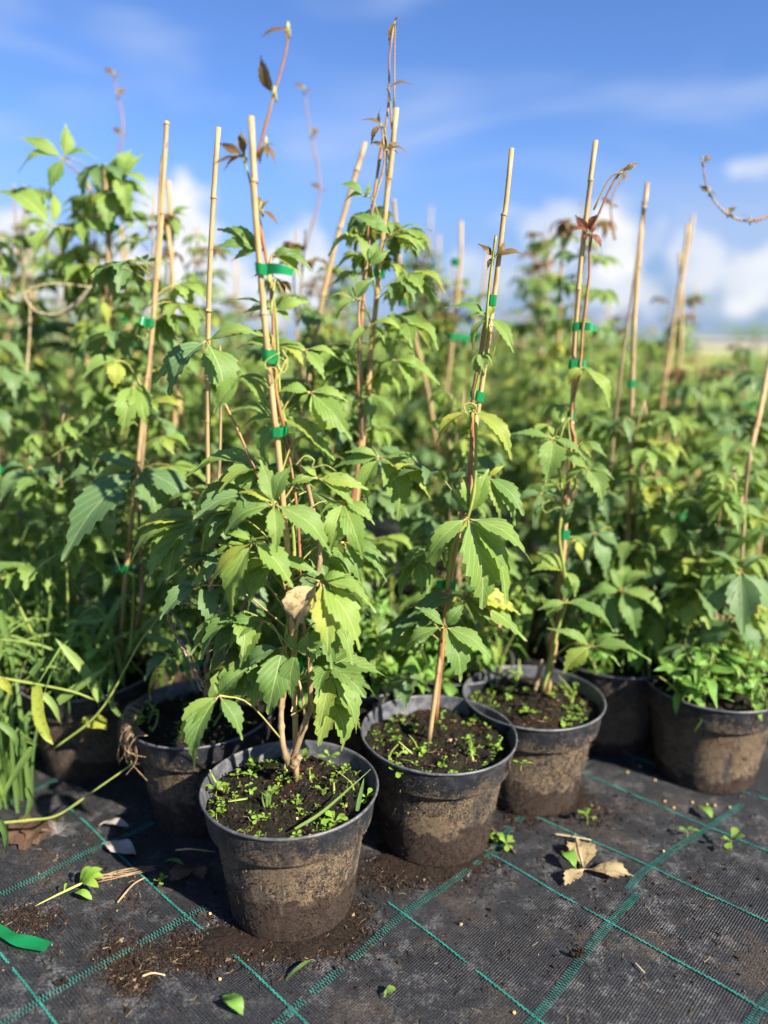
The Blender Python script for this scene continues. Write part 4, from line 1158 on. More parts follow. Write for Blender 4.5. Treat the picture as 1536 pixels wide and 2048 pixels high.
for x, y in spots:
    if any(math.hypot(x - a, y - b) < .2 for a, b in taken): continue
    taken.append((x, y))
    px, _ = proj((x, y, .5))
    h = row_height(px, y) * rr.uniform(.88, 1.10)
    if px > 1360 and y > 2.5: continue            # the rows end here, open field beyond
    if 1000 < px < 1060 or 1150 < px < 1300: h = min(h, .80)
    back_vine(x, y, h, int(50 * h / .85), rr)
    if y < 1.75:
        make_pot('m%d' % nmid, x, y, rr.uniform(0, 6), 'dark pot almost hidden in the shade under the vines behind the front pots', 60 + nmid, 'pots under the rear vines', hero=False)
    if rr.random() < .55:
        back_cane(x, y, h + rr.uniform(.02, .18) if px < 1300 else h + rr.uniform(-.1, .3), (rr.uniform(-.02, .09), rr.uniform(-.04, .04)), rr, [rr.uniform(.45, .6), rr.uniform(.66, .8)] + ([rr.uniform(.84, .92)] if rr.random() < .6 else []))
    nmid += 1
# farther rows: each vine one mesh, from shared shapes
def far_vine_mesh(seed):
    rnd = random.Random(seed); mb = MB(); h = 1.0
    for i in range(34):
        t = (i + rnd.random()) / 34; z = .2 + .76 * t
        a = rnd.uniform(0, 6.28); base = Vector((rnd.gauss(0, .03), rnd.gauss(0, .03), z))
        sz = .085 * (1.15 - .5 * t)
        hub = base + Vector((math.cos(a), math.sin(a), .35)) * sz * .9
        for k, o in enumerate((0, 55, -55, 110, -110)):
            b = a + R(o + rnd.uniform(-10, 10)); dr = rnd.uniform(.2, 1.1)
            d = Vector((math.cos(b) * math.cos(dr), math.sin(b) * math.cos(dr), -math.sin(dr)))
            Nn = Vector((math.cos(b) * math.sin(dr), math.sin(b) * math.sin(dr), math.cos(dr)))
            blade(mb, [hub, hub + d * sz * .5 + Nn * sz * .12, hub + d * sz], Nn, sz * .46, rows=6, cross=1, fold=.2, teeth=0, rnd=rnd, wob=.05, mi=0 if rnd.random() < .9 or t < .85 else 1)
    tube(mb, [Vector((0, 0, .05)), Vector((.01, 0, .5)), Vector((0, .01, .98))], .0035, 5, mi=2)
    return mb.mesh('far_vine', [M[['leaf', 'leaf_fresh', 'leaf_fresh'][seed % 3]], M['leaf_bronze'], M['stem_wood']])
FARM = [far_vine_mesh(s) for s in range(9)]
for row in range(13):
    Y = 2.95 + row * .42
    xw = Y * .55 + .2
    n = int(2 * xw / .40)
    for k in range(n + 1):
        x = -xw + 2 * xw * k / n + rr.uniform(-.1, .1); y = Y + rr.uniform(-.1, .1)
        px, _ = proj((x, y, .6))
        edge = 1345 - (y - 2.9) * 12
        if px > edge: continue
        h = row_height(px, y) * rr.uniform(.80, 1.02)
        h = min(h, 1.0)
        o = new_obj('creeper_vine', rr.choice(FARM)); o.location = (x, y, -.02); o.scale = (1.0, 1.0, h); o.rotation_euler = (0, 0, rr.uniform(0, 6.28))
        tag(o, 'small blurred vine far back in the nursery rows', 'vine', 'far vines')
        if rr.random() < .40:
            back_cane(x, y, h + rr.uniform(.0, .22), (rr.uniform(-.04, .08), rr.uniform(-.04, .04)), rr, [rr.uniform(.6, .75), rr.uniform(.8, .92)])
# thin blurred shoots reaching into the sky
for pts, Y, lab in [([(610, 500), (640, 380), (622, 270), (608, 180)], 1.55, 'faint blurred shoot against the sky left of the central cane'),
                    ([(205, 420), (245, 270), (235, 190), (228, 150)], 1.6, 'faint blurred shoot in the sky above the tall left vine'),
                    ([(1545, 430), (1500, 442), (1455, 428), (1418, 385), (1405, 325)], 1.25, 'thin red shoot curling into the picture from the right edge'),
                    ([(1230, 480), (1222, 410), (1240, 360)], 1.4, 'faint thin shoot beside the third pot cane')]:
    b = at(*pts[0], Y)
    e = empty('vine_shoot', b, lab, 'shoot')
    stem_obj(e, [at(p[0], p[1], Y) for p in pts], .0022, .0010, 'stem_red', 20, 'stem', 5)
    for k, (px, py) in enumerate(pts[1:]):
        hero_leaf(e, (px, py), Y, [(px + (18 if k % 2 else -20), py - 14, .5), (px + (14 if k % 2 else 16), py + 8, .5)], 'leaf_bronze', attach=at(px, py + 8, Y), bulge=.1)

# ------------------------------------------------------------------ broad-leaved weeds
def weed_leaf_mesh(seed, prof, L, wf, mat):
    rnd = random.Random(seed); mb = MB()
    dr = rnd.uniform(.1, .9)
    tip = Vector((L * math.cos(dr), 0, -L * math.sin(dr) + L * .25))
    blade(mb, [Vector((0, 0, 0)), Vector((L * .3, 0, L * .16)), Vector((L * .65, rnd.uniform(-.05, .05) * L, L * .1 - L * .25 * math.sin(dr))), tip], UP + Vector((.3, 0, 0)), L * wf, prof, 9, 2, rnd.uniform(.1, .5), 0, rnd, .1)
    return mb.mesh('leaf', [M[mat]])
WL = [weed_leaf_mesh(s, 'lance' if s % 2 else 'oval', .055, rrw, 'weed') for s, rrw in enumerate([.34, .27, .36, .28, .32, .24, .38, .30])]
WL2 = [weed_leaf_mesh(s + 20, 'oval', .022, .55, 'seedling') for s in range(5)]
WSTEM = []
for s in range(3):
    mb = MB(); tube(mb, spline([Vector((0, 0, 0)), Vector((.01 * (s - 1), .005, .5)), Vector((.03 * (s - 1), 0, 1))], 6), [.0022, .002, .0018, .0016, .0013, .001], 5, False)
    WSTEM.append(mb.mesh('stem', [M['stem_green']]))
def weed(x, y, z, h, pairs, sc, rnd, label, group, small=False, lean=(0, 0), cat='weed'):
    e = empty('broadleaf_weed', (x, y, z), label, cat, group)
    e.rotation_euler = (lean[1], lean[0], rnd.uniform(0, 6.28))
    st = new_obj('stem', rnd.choice(WSTEM), e); st.scale = (h, h, h)
    st.scale = (1, 1, h)
    for i in range(pairs):
        t = (i + .7) / pairs
        a0 = i * 1.57 + rnd.uniform(-.3, .3)
        for q in (0, 3.1416):
            if rnd.random() < .06: continue
            o = new_obj('leaf', rnd.choice(WL2 if small else WL), e)
            o.location = (0, 0, h * t); o.rotation_euler = (rnd.uniform(-.2, .2), rnd.uniform(-.5, .3) - .3 * (t > .8), a0 + q + rnd.uniform(-.3, .3))
            k = sc * (1.0 - .45 * (t > .85)) * rnd.uniform(.75, 1.15); o.scale = (k, k, k)
    return e
WLAB = {'G': ('bright green bushy weed growing in the right-edge pot', 'weeds in the right-edge pot'),
        'H': ('bushy green weed spilling from the half-hidden pot behind the two front pots', 'weeds in the half-hidden pot'),
        'F': ('green weed growing in the shaded brownish pot', 'weeds in the shaded pot'),
        'E': ('green weed in the far-left shaded pot', 'weeds in the far-left pot'),
        'I': ('green weed in the pot showing only its rim', 'weeds in the rim-only pot')}
for key, n, h in (('G', 20, .09), ('H', 30, .17), ('F', 12, .10), ('E', 9, .12), ('I', 14, .10)):
    x, y, s = HP[key]
    for i in range(n):
        r = .095 * math.sqrt(rr.random()); a = rr.uniform(0, 6.28)
        dx, dy = r * math.cos(a), r * math.sin(a)
        if key == 'G' and i < 8: dx, dy = rr.uniform(-.08, .08), -abs(dy) - .01
        if math.hypot(dx, dy) > .096: dx, dy = dx * .6, dy * .6
        weed(x + dx, y + dy, .145, h * rr.uniform(.6, 1.2), rr.choice([3, 4, 5, 6]), rr.uniform(.6, 1.15), rr, WLAB[key][0], WLAB[key][1], lean=(dx * 6 + rr.uniform(-.3, .3), -dy * 6 + rr.uniform(-.3, .3)))
for i in range(70):
    for _ in range(30):
        x, y = rr.uniform(-.95, .85), rr.uniform(1.2, 1.75)
        if all(math.hypot(x - a, y - b) > .112 for a, b in taken[:9]): break
    weed(x, y, .10, rr.uniform(.1, .26), rr.choice([4, 5, 6]), rr.uniform(.6, 1.05), rr, 'leafy green weed in the dim undergrowth behind the front pots', 'weeds in the undergrowth', lean=(rr.uniform(-.3, .3), rr.uniform(-.3, .3)))

for i in range(22):
    x, y = rr.uniform(-.80, -.34), rr.uniform(1.10, 1.4)
    weed(x, y, .10, rr.uniform(.08, .2), rr.choice([4, 5, 6]), rr.uniform(.6, .95), rr, 'leafy green weed among the grass at the left', 'weeds among the left grass', lean=(rr.uniform(-.3, .3), rr.uniform(-.3, .3)))

# ------------------------------------------------------------------ seedlings on the soil
def seedling_mesh(seed, nl, L):
    rnd = random.Random(seed); mb = MB(); h = rnd.uniform(.3, .9) * L
    tube(mb, [Vector((0, 0, -.002)), Vector((0, 0, h))], [.0005, .0005], 4, False, mi=1)
    for k in range(nl):
        a = 6.283 * k / nl + rnd.uniform(-.4, .4); el_ = rnd.uniform(-.1, .7)
        l = L * rnd.uniform(.7, 1.15); c = Vector((0, 0, h * (1 - .3 * (k % 2))))
        d = Vector((math.cos(a) * math.cos(el_), math.sin(a) * math.cos(el_), math.sin(el_)))
        blade(mb, [c, c + d * l * .5 + UP * l * .08, c + d * l], UP + d * -.2, l * rnd.uniform(.45, .65), 'seed', 6, 1, .15, 0, rnd, .06)
    return mb.mesh('seedling', [M['seedling'], M['stem_green']])
SEED = [seedling_mesh(s, n, L) for s, (n, L) in enumerate([(2, .005), (2, .006), (3, .007), (4, .009), (4, .010), (5, .011), (3, .009), (2, .007), (6, .013)])]
def seedling(x, y, z, sc, rnd, label, group, m=None):
    o = new_obj('weed_seedling', SEED[m] if m is not None else rnd.choice(SEED)); o.location = (x, y, z)
    o.scale = (sc, sc, sc); o.rotation_euler = (rnd.uniform(-.3, .3), rnd.uniform(-.3, .3), rnd.uniform(0, 6.28))
    return tag(o, label, 'seedling', group)
rs = random.Random(9)
for key, n, lab in (('A', 125, 'tiny pale green seedling sprouting on the soil of the frontmost pot'), ('B', 125, 'tiny pale green seedling sprouting on the soil of the second pot'),
                    ('C', 90, 'tiny pale green seedling sprouting on the soil of the third pot'), ('D', 34, 'tiny pale green seedling on the shaded soil left of the frontmost pot')):
    x, y, s = HP[key]
    cl = [(rs.uniform(-.08, .08), rs.uniform(-.08, .08)) for _ in range(9)]
    for i in range(n):
        for _ in range(40):
            if rs.random() < .5: c = rs.choice(cl); dx, dy = c[0] + rs.gauss(0, .014), c[1] + rs.gauss(0, .014)
            else:
                r = .097 * math.sqrt(rs.random()); a = rs.uniform(0, 6.28); dx, dy = r * math.cos(a), r * math.sin(a)
            if math.hypot(dx, dy) < .097 and math.hypot(dx, dy + .01) > .02: break
        ra = {'A': .3, 'B': 1.9, 'C': 4.0, 'D': 2.5}[key]
        lx, ly = dx * math.cos(-ra) - dy * math.sin(-ra), dx * math.sin(-ra) + dy * math.cos(-ra)
        seedling(x + dx, y + dy, soil_h(lx, ly, s) + .001, rs.uniform(.30, .85) * (1.3 if rs.random() < .12 else 1), rs, lab, 'seedlings in pot ' + {'A': 'one', 'B': 'two', 'C': 'three', 'D': 'four'}[key])
for key, nn in (('A', 7), ('B', 9), ('C', 8), ('D', 5)):
    x, y, s = HP[key]; nm = {'A': 'frontmost', 'B': 'second', 'C': 'third', 'D': 'shaded left'}[key]
    for i in range(nn):
        r_ = rs.uniform(.03, .088); a = rs.uniform(0, 6.28)
        weed(x + r_ * math.cos(a), y + r_ * math.sin(a), .143, rs.uniform(.014, .04), rs.choice([2, 3, 3]), rs.uniform(.3, .6), rs, 'upright young weed with rounded leaves in the %s pot' % nm, 'young weeds in the %s pot' % nm, small=True, lean=(rs.uniform(-.5, .5), rs.uniform(-.5, .5)))
def rim_spot(px, py, z=.155): return ground(px, py, z)
for px, py, lab, m in [(670, 1642, 'clump of oval-leaved seedlings at the right front rim of the frontmost pot', 8), (610, 1515, 'larger seedling behind the woody stems in the frontmost pot', 8), (792, 1545, 'bright seedling leaning over the front left rim of the second pot', 8),
                       (1042, 1532, 'seedling dangling over the right rim of the second pot', 8), (475, 1550, 'two-leaved seedling at left centre of the frontmost soil', 4), (655, 1520, 'curled seedling at right rear of the frontmost soil', 5), (275, 1445, 'upright seedling near the left rim of the shaded pot', 8), (432, 1580, 'tall stemmed seedling by the left rim of the frontmost pot', 8)]:
    p = rim_spot(px, py, .152); seedling(p.x, p.y, p.z - .004, 1.25, rs, lab, 'larger seedlings', m)
# grass sprigs lying across the frontmost pot
def lone_blade(name, pts, width, mat, label, cat, nrm=None, prof='grass', rows=12, fold=.2, group=None, seed=1, wob=.08):
    b = pts[0]; mb = MB()
    blade(mb, pts, nrm or (UP * .8 + (CAMP - b).normalized() * .4), width, prof, rows, 2, fold, 0, random.Random(seed), wob)
    o = new_obj(name, mb.mesh(name, [M[mat]], origin=b)); o.location = b
    return tag(o, label, cat, group)
lone_blade('wild_grass', [ground(590, 1658, .158), ground(640, 1628, .163), ground(690, 1585, .172), ground(742, 1538, .186)], .004, 'grass_light', 'long thin grass blade lying across the soil of the frontmost pot', 'grass')
lone_blade('wild_grass', [ground(714, 1622, .155), ground(722, 1585, .168), ground(728, 1556, .18)], .005, 'grass', 'short upright grass blade at the right rim of the frontmost pot', 'grass')
e = empty('grass_tuft', ground(533, 1612, .150), 'small tuft of cut grass stalks in the middle of the frontmost soil', 'grass tuft')
for i in range(11):
    mb = MB(); q = Vector((rs.gauss(0, .003), rs.gauss(0, .003), 0))
    blade(mb, [q, q + Vector((rs.gauss(0, .002), 0, .012)), q + Vector((rs.gauss(0, .005), rs.gauss(0, .003), rs.uniform(.016, .028)))], Vector((0, -1, .3)), .0022, 'grass', 5, 1, .2, 0, rs)
    new_obj('blade', mb.mesh('blade', [M['grass_light']]), e)

# ------------------------------------------------------------------ grasses at the left
def grass_clump(x, y, z, n, h, rnd, label, group, mat='grass', wide=.008, spread=.6):
    e = empty('grass_clump', (x, y, z), label, 'grass clump', group)
    for i in range(n):
        a = rnd.uniform(0, 6.28); L = h * rnd.uniform(.6, 1.2); sp = rnd.uniform(.15, 1) * spread
        d = Vector((math.cos(a), math.sin(a), 0))
        q = Vector((rnd.gauss(0, .012), rnd.gauss(0, .012), 0))
        dr = rnd.uniform(-.1, .55)
        P = [q, q + UP * L * .45 + d * L * .12 * sp, q + UP * L * .8 + d * L * .42 * sp, q + UP * L * (1 - dr) + d * L * .9 * sp]
        mb = MB(); blade(mb, P, (UP * .4 - d * .2 + Vector((0, -.8, 0))), wide * rnd.uniform(.6, 1.3), 'grass', 9, 1, .3, 0, rnd, .08)
        new_obj('blade', mb.mesh('blade', [M['grass_light' if rnd.random() < .42 else mat]]), e)
    return e
GL = 'tangled clump of wide-bladed weedy grass at the left of the pots'
for i in range(64):
    x, y = rs.uniform(-.95, -.34), rs.uniform(1.0, 1.5)
    px, py = proj((x, y, .15))
    if px > 340: continue
    if px > 30 and y < 1.09: continue
    if math.hypot(x - HP['E'][0], y - HP['E'][1]) < .125 and y < HP['E'][1]: y += .2
    grass_clump(x, y, .0 if y < 1.05 else .08, rs.randint(11, 16), rs.uniform(.16, .30), rs, GL, 'grass clumps at the left', 'grass', .0068, .85)
for i in range(7):
    x, y = HP['E'][0] + rs.uniform(-.08, .08), HP['E'][1] + rs.uniform(-.085, .03)
    grass_clump(x, y, .145, rs.randint(8, 12), rs.uniform(.10, .18), rs, 'grass clump growing in the far-left shaded pot and drooping over its rim', 'grass in the far-left pot', 'grass', .005, 1.5)
for i in range(9):
    x, y = rs.uniform(-.90, -.64), rs.uniform(1.06, 1.2)
    grass_clump(x, y, .0, rs.randint(9, 14), rs.uniform(.16, .28), rs, 'thin-bladed grass clump on the mat at the far left edge', 'grass at the far left edge', 'grass', .0048, 1.3)
for i in range(12):
    x, y = rs.uniform(-.1, .45), rs.uniform(1.22, 1.45)
    grass_clump(x, y, .08, rs.randint(5, 8), rs.uniform(.12, .24), rs, 'thin grass clump in the shade between the middle pots', 'grass between the pots', 'grass', .005, .7)
def px_blade(pts, Y, width, mat, label, dys=None, seed=1, wob=.08):
    P = [at(p[0], p[1], Y + (p[2] if len(p) > 2 else 0)) for p in pts]
    return lone_blade('wild_grass', P, width, mat, label, 'grass', UP * .6 + Vector((rs.uniform(-.3, .3), -.8, 0)), rows=14, fold=.3, seed=seed, group='single grass blades at the left', wob=wob)
GB = [([(117, 1405), (160, 1372), (215, 1333)], .99, .014, 'grass_light', 'brightest wide grass blade pointing up right beside the shaded pots'),
      ([(203, 1402), (175, 1350), (140, 1308), (109, 1275)], 1.0, .015, 'grass_light', 'wide pale grass blade with a browned cut tip'),
      ([(74, 1372), (78, 1431), (92, 1468), (107, 1490)], .96, .016, 'leaf_yellow', 'withered yellowing blade with a brown curled tip hanging left of the pots'),
      ([(66, 1497), (34, 1544), (0, 1603)], .93, .013, 'grass_light', 'pale broad blade slanting down to the left picture edge'),
      ([(55, 1575), (62, 1606), (44, 1650)], .90, .011, 'grass', 'small dark blade hanging above the brown dead leaf'),
      ([(0, 1640), (12, 1670), (10, 1714)], .86, .012, 'grass', 'short blade hanging at the lower left picture edge'),
      ([(223, 1359), (226, 1412), (262, 1452)], .98, .009, 'grass', 'curved blade drooping onto the shaded pot rim'),
      ([(292, 1270), (353, 1300), (392, 1386)], 1.0, .011, 'grass', 'arching blade beside the drooping seed head'),
      ([(0, 1444), (31, 1475), (35, 1514)], .94, .010, 'grass', 'hooked grass blade at the left edge, halfway down the pots'),
      ([(62, 1350), (78, 1330), (92, 1312)], .98, .010, 'grass', 'short speckled blade pointing up at far left'),
      ([(0, 1358), (14, 1372), (27, 1392)], .97, .014, 'leaf_yellow', 'short yellow blade at the left picture edge'),
      ([(85, 1388), (108, 1412), (123, 1452)], .97, .010, 'grass_light', 'thin light blade hanging beside the withered one'),
      ([(0, 1220), (20, 1290), (28, 1350)], 1.05, .012, 'grass', 'upright blade at the left edge above the grass tangle'),
      ([(190, 1290), (240, 1200), (262, 1195)], 1.08, .009, 'grass', 'blade bending right under the huge dark leaf'),
      ([(135, 1320), (150, 1250), (205, 1240), (262, 1195)], 1.06, .008, 'grass', 'long arched blade in front of the golden cane foot')]
for k, (pts, Y, w, m, lab) in enumerate(GB): px_blade(pts, Y, w, m, lab, seed=k + 3)
def px_stalk(name, pts, Y, r, mat, label, cat='grass stalk', group=None, n=20):
    P = [at(p[0], p[1], Y + (p[2] if len(p) > 2 else 0)) for p in pts]
    mb = MB(); tube(mb, spline(P, n), [r * (1.25 if i % 8 == 4 else 1) * (1 - .4 * i / n) for i in range(n)], 6)
    o = new_obj(name, mb.mesh(name, [M[mat]], origin=P[0])); o.location = P[0]
    return tag(o, label, cat, group)
px_stalk('grass_stalk', [(-20, 1352), (131, 1380), (190, 1400)], .985, .0022, 'stem_green', 'pale grass stalk running level from the left edge to the shaded pots', group='grass stalks')
px_stalk('grass_stalk', [(0, 1646), (60, 1640), (116, 1630), (190, 1580), (268, 1526)], .90, .0024, 'stem_green', 'long grass stalk lying on the mat below the shaded pots', group='grass stalks')
px_stalk('grass_stalk', [(109, 1497), (200, 1422), (281, 1284), (331, 1219)], .97, .0019, 'stem_green', 'slanting grass stalk carrying the drooping purple seed head', group='grass stalks')
for a, b, q, lab in [((-10, 1130), (66, 1268), 1.1, 'green stalk leaning at the left edge'), ((95, 1100), (98, 1290), 1.12, 'upright stalk second from the left edge'), ((128, 1060), (136, 1300), 1.10, 'tall thin upright stalk under the huge dark leaf'), ((268, 1150), (258, 1310), 1.08, 'thin green stalk beside the foot of the golden cane'), ((60, 580), (52, 760), 1.35, 'dry straw stalk under the braided straw loop')]:
    px_stalk('grass_stalk', [b, ((a[0] + b[0]) / 2 + 3, (a[1] + b[1]) / 2), a], q, .0020, 'stem_green' if 'straw' not in lab else 'straw', lab, group='grass stalks')
# purple finger-like seed head
sh_base = at(331, 1219, .97)
e = empty('grass_seed_head', sh_base, 'drooping purplish grass seed head with several fingers left of the frontmost vine', 'seed head')
for pts in ([(331, 1219), (345, 1260), (372, 1310), (403, 1382)], [(333, 1222), (352, 1262), (384, 1320), (406, 1372)], [(333, 1218), (358, 1240), (380, 1290), (400, 1345)], [(331, 1216), (350, 1196), (390, 1195), (440, 1222), (476, 1246)], [(331, 1216), (355, 1190), (400, 1200), (455, 1240)], [(332, 1217), (360, 1205), (410, 1215), (450, 1232)]):
    P = spline([at(p[0], p[1], .945 + rs.uniform(-.012, .012)) for p in pts], 26); mb = MB()
    tube(mb, P, .0009, 4)
    for i in range(1, 26):
        for q in (0, 1, 2):
            d = (P[i] - P[i - 1]).normalized(); o = Vector((rs.gauss(0, 1), rs.gauss(0, 1), rs.gauss(0, 1))).normalized()
            c = P[i - 1].lerp(P[i], q / 3)
            tube(mb, [c, c + d * .002 + o * .0012, c + d * .0045 + o * .0008], [.0007, .0014, .0002], 4, False)
    new_obj('spike', mb.mesh('spike', [M['purple']], origin=sh_base), e)
# braided straw loop in the air at the left
lb = at(70, 625, 1.33)
e = empty('straw_loop', lb, 'dry braided straw bent into a loop at the left above the vines', 'straw')
P = spline([at(p[0], p[1], 1.33) for p in [(182, 572), (150, 610), (110, 632), (72, 624)]], 40)
for k in range(5):
    mb = MB(); S = []
    for i, p in enumerate(P):
        a = i * .7 + k * 1.257
        S.append(p + Vector((math.cos(a) * .4, math.cos(a + 1), math.sin(a))) * .0034 * math.sin(math.pi * (i + 3) / 45))
    tube(mb, S, .0013, 5)
    new_obj('braid_strand', mb.mesh('braid_strand', [M['straw_grey']], origin=lb), e)
mb = MB(); tube(mb, spline([at(p[0], p[1], 1.33) for p in [(72, 624), (52, 598), (60, 578), (110, 567), (180, 574)]], 24), .0014, 6)
new_obj('straw_stalk', mb.mesh('straw_stalk', [M['straw']], origin=lb), e)

# ------------------------------------------------------------------ litter on the mat
def flat_leaf(name, c_px, tip_px, wf, mat, label, cat, prof='oval', z=.004, lift=.006, group=None, teeth=0, seed=1, extra=()):
    b = ground(*c_px, z); mb = MB(); rnd = random.Random(seed)
    for tp in [tip_px] + list(extra):
        t = ground(*tp[:2], z + .001); L = (t - b).length
        m1, m2 = b.lerp(t, .33), b.lerp(t, .68)
        m1.z += lift * rnd.uniform(.5, 1.2); m2.z += lift * rnd.uniform(.6, 1.3)
        blade(mb, [b, m1, m2, t], UP, L * (tp[2] if len(tp) > 2 else wf), prof, 14, 3, .12, teeth, rnd, .14)
    o = new_obj(name, mb.mesh(name, [M[mat]], origin=b)); o.location = b
    return tag(o, label, cat, group)
e = empty('fallen_leaf', ground(1168, 1739, .006), 'dry tan three-lobed creeper leaf lying on the mat at right', 'dead leaf')
for tp, w, m in (((1158, 1680), .62, 'leaf_dry'), ((1268, 1752), .42, 'leaf_dry'), ((1128, 1770), .46, 'leaf_dry')):
    b = ground(1168, 1739, .006); t = ground(*tp, .006); mb = MB(); L = (t - b).length
    m1, m2 = b.lerp(t, .35) + UP * .004, b.lerp(t, .7) + UP * .006
    blade(mb, [b, m1, m2, t], UP, L * w, 'creeper', 18, 3, .14, 6, rs, .12)
    new_obj('lobe', mb.mesh('lobe', [M[m]], origin=b), e)
mb = MB(); b = ground(1168, 1739, .006); tube(mb, spline([b, ground(1158, 1700, .014), ground(1150, 1668, .010)], 6), .0008, 4, False)
new_obj('leaf_stalk', mb.mesh('leaf_stalk', [M['straw']], origin=b), e)
flat_leaf('fallen_leaf', (1152, 1738), (1126, 1705), .6, 'weed', 'small round green leaf partly under the dry three-lobed leaf', 'fallen leaf', z=.012, seed=2)
flat_leaf('fallen_leaf', (444, 1995), (486, 2030), .5, 'weed', 'fresh green oval leaf with a curled tip at the bottom of the mat', 'fallen leaf', z=.006, lift=.010, seed=3)
flat_leaf('fallen_leaf', (768, 1994), (792, 1978), .6, 'grass_light', 'pale green leaf near the bottom centre of the mat', 'fallen leaf', seed=4)
flat_leaf('fallen_leaf', (572, 1960), (634, 1922), .12, 'grass', 'narrow green blade lying in front of the frontmost pot', 'grass', 'grass', seed=5)
flat_leaf('fallen_leaf', (198, 1650), (258, 1655), .30, 'leaf_grey', 'bleached grey leaf lying in the shade, the farther of two', 'dead leaf', seed=6)
flat_leaf('fallen_leaf', (204, 1686), (272, 1710), .42, 'leaf_grey', 'bleached grey speckled leaf lying in the shade, the nearer of two', 'dead leaf', seed=7)
flat_leaf('fallen_leaf', (75, 1640), (20, 1690), .8, 'leaf_brown', 'crumpled dark brown dead leaf at left', 'dead leaf', lift=.006, seed=8, teeth=5, extra=[(78, 1688, .7), (48, 1700, .6), (30, 1655, .6)])
flat_leaf('fallen_leaf', (390, 1735), (340, 1762), .7, 'leaf_brown', 'crumpled brown leaf beside the frontmost pot base', 'dead leaf', lift=.006, seed=9, teeth=5, extra=[(405, 1760, .6)])
flat_leaf('fallen_leaf', (332, 1722), (372, 1734), .2, 'grass', 'thin green blade on the shaded mat left of the frontmost pot', 'grass', 'grass', seed=10)
flat_leaf('fallen_leaf', (1398, 1612), (1424, 1636), .45, 'weed', 'oval green leaf lying in front of the right-edge pot', 'fallen leaf', seed=11)
flat_leaf('fallen_leaf', (215, 1460), (165, 1440), .6, 'leaf_yellow', 'yellow speckled leaf stuck against the far-left pot', 'fallen leaf', z=.14, seed=12)
for k, (px, py, sc, lab) in enumerate([(1175, 1645, 2.4, 'small uprooted sprout on the mat beside the third pot'), (1375, 1670, 1.9, 'small uprooted sprout by the green band at right'), (1462, 1695, 2.6, 'three-leaved sprout lying near the right picture edge'), (1010, 1695, 2.2, 'sprout lying beside the dark twig at the second pot'), (318, 1770, 1.4, 'tiny sprout left of the frontmost pot'), (975, 1675, 1.9, 'sprout at the foot of the second pot')]):
    p = ground(px, py, .004); seedling(p.x, p.y, p.z, sc * .62, rs, lab, 'sprouts lying on the mat', 8 if k % 2 else 5)
# uprooted weed at lower left
wb = ground(122, 1786, .008)
e = empty('uprooted_weed', wb, 'pulled-up weed with light green leaves and a pale root at lower left', 'weed')
mb = MB(); tube(mb, spline([ground(70, 1812, .003), wb, ground(165, 1766, .012)], 10), [.0006, .0008, .001, .0012, .0014, .0016, .0018, .0018, .0018, .0016], 5); new_obj('stem', mb.mesh('stem', [M['tendril']], origin=wb), e)
for tp, bp, z in (((205, 1738), (160, 1768), .03), ((182, 1735), (158, 1768), .035), ((198, 1775), (162, 1768), .016), ((138, 1768), (128, 1784), .014), ((208, 1752), (165, 1766), .02), ((185, 1800), (150, 1786), .006)):
    b = ground(*bp, .012); t = ground(*tp, z); mb = MB(); L = (t - b).length
    blade(mb, [b, b.lerp(t, .5) + UP * .006, t], UP + Vector((0, -.4, 0)), L * .34, 'oval', 9, 2, .2, 0, rs); new_obj('leaf', mb.mesh('leaf', [M['seedling']], origin=wb), e)
# strip of green tape
tb = ground(-30, 1850, .004); mb = MB(); V, F = [], []
S = spline([ground(-60, 1840, .006), ground(5, 1862, .012), ground(40, 1882, .010), ground(98, 1893, .012)], 16)
for i, p in enumerate(S):
    w = Vector((.18, 1, 0)).normalized() * .0078
    V += [p - w, p + UP * .002 * math.sin(i * .9), p + w + UP * .003 * math.sin(i * .6 + 1)]
for i in range(15):
    for j in (0, 1): F.append((3 * i + j, 3 * i + 3 + j, 3 * i + 4 + j, 3 * i + 1 + j))
mb.add(V, F); o = new_obj('tape_strip', mb.mesh('tape_strip', [M['tape']], origin=tb)); o.location = tb
tag(o, 'loose strip of green tape on the mat at the lower left edge', 'tape')
# fluffy seed
fb = ground(116, 1668, .003); e = empty('seed_fluff', fb, 'white feathery plant seed lying on the shaded mat at left', 'seed')
mb = MB()
for i in range(70):
    a = rs.gauss(0, .7); L = rs.uniform(.014, .026)
    d = Vector((math.sin(a), rs.gauss(0, .35), math.cos(a))).normalized()
    tube(mb, [Vector((0, 0, 0)), d * L * .6, d * L + Vector((0, 0, -.002))], .00010, 3, False)
tag(new_obj('hairs', mb.mesh('hairs', [M['fluff']]), e), kind='stuff')
# twigs and dry stalks
def ground_stalk(pts, r, mat, label, seed=1, cat='twig'):
    P = [ground(p[0], p[1], p[2] if len(p) > 2 else .004) for p in pts]
    mb = MB(); tube(mb, spline(P, 14), [r * (1 - .5 * i / 14) for i in range(14)], 6)
    o = new_obj('twig' if cat == 'twig' else 'dry_stalk', mb.mesh('twig', [M[mat]], origin=P[0])); o.location = P[0]; tag(o, label, cat, 'twigs and dry stalks on the mat')
ground_stalk([(975, 1650), (1005, 1680, .006), (1030, 1705)], .0030, 'twig', 'dark crooked twig beside the second pot base')
ground_stalk([(1108, 1668), (1150, 1674, .006), (1182, 1680)], .0014, 'straw', 'short pale straw lying above the dry three-lobed leaf', cat='dry stalk')
ground_stalk([(352, 1700, .02), (385, 1698, .03), (430, 1704, .02)], .0014, 'root', 'thin bent root touching the frontmost pot at left')
ground_stalk([(235, 1805), (265, 1770, .006), (290, 1755)], .0014, 'root', 'thin dry root left of the frontmost pot, the shorter one', cat='dry stalk')
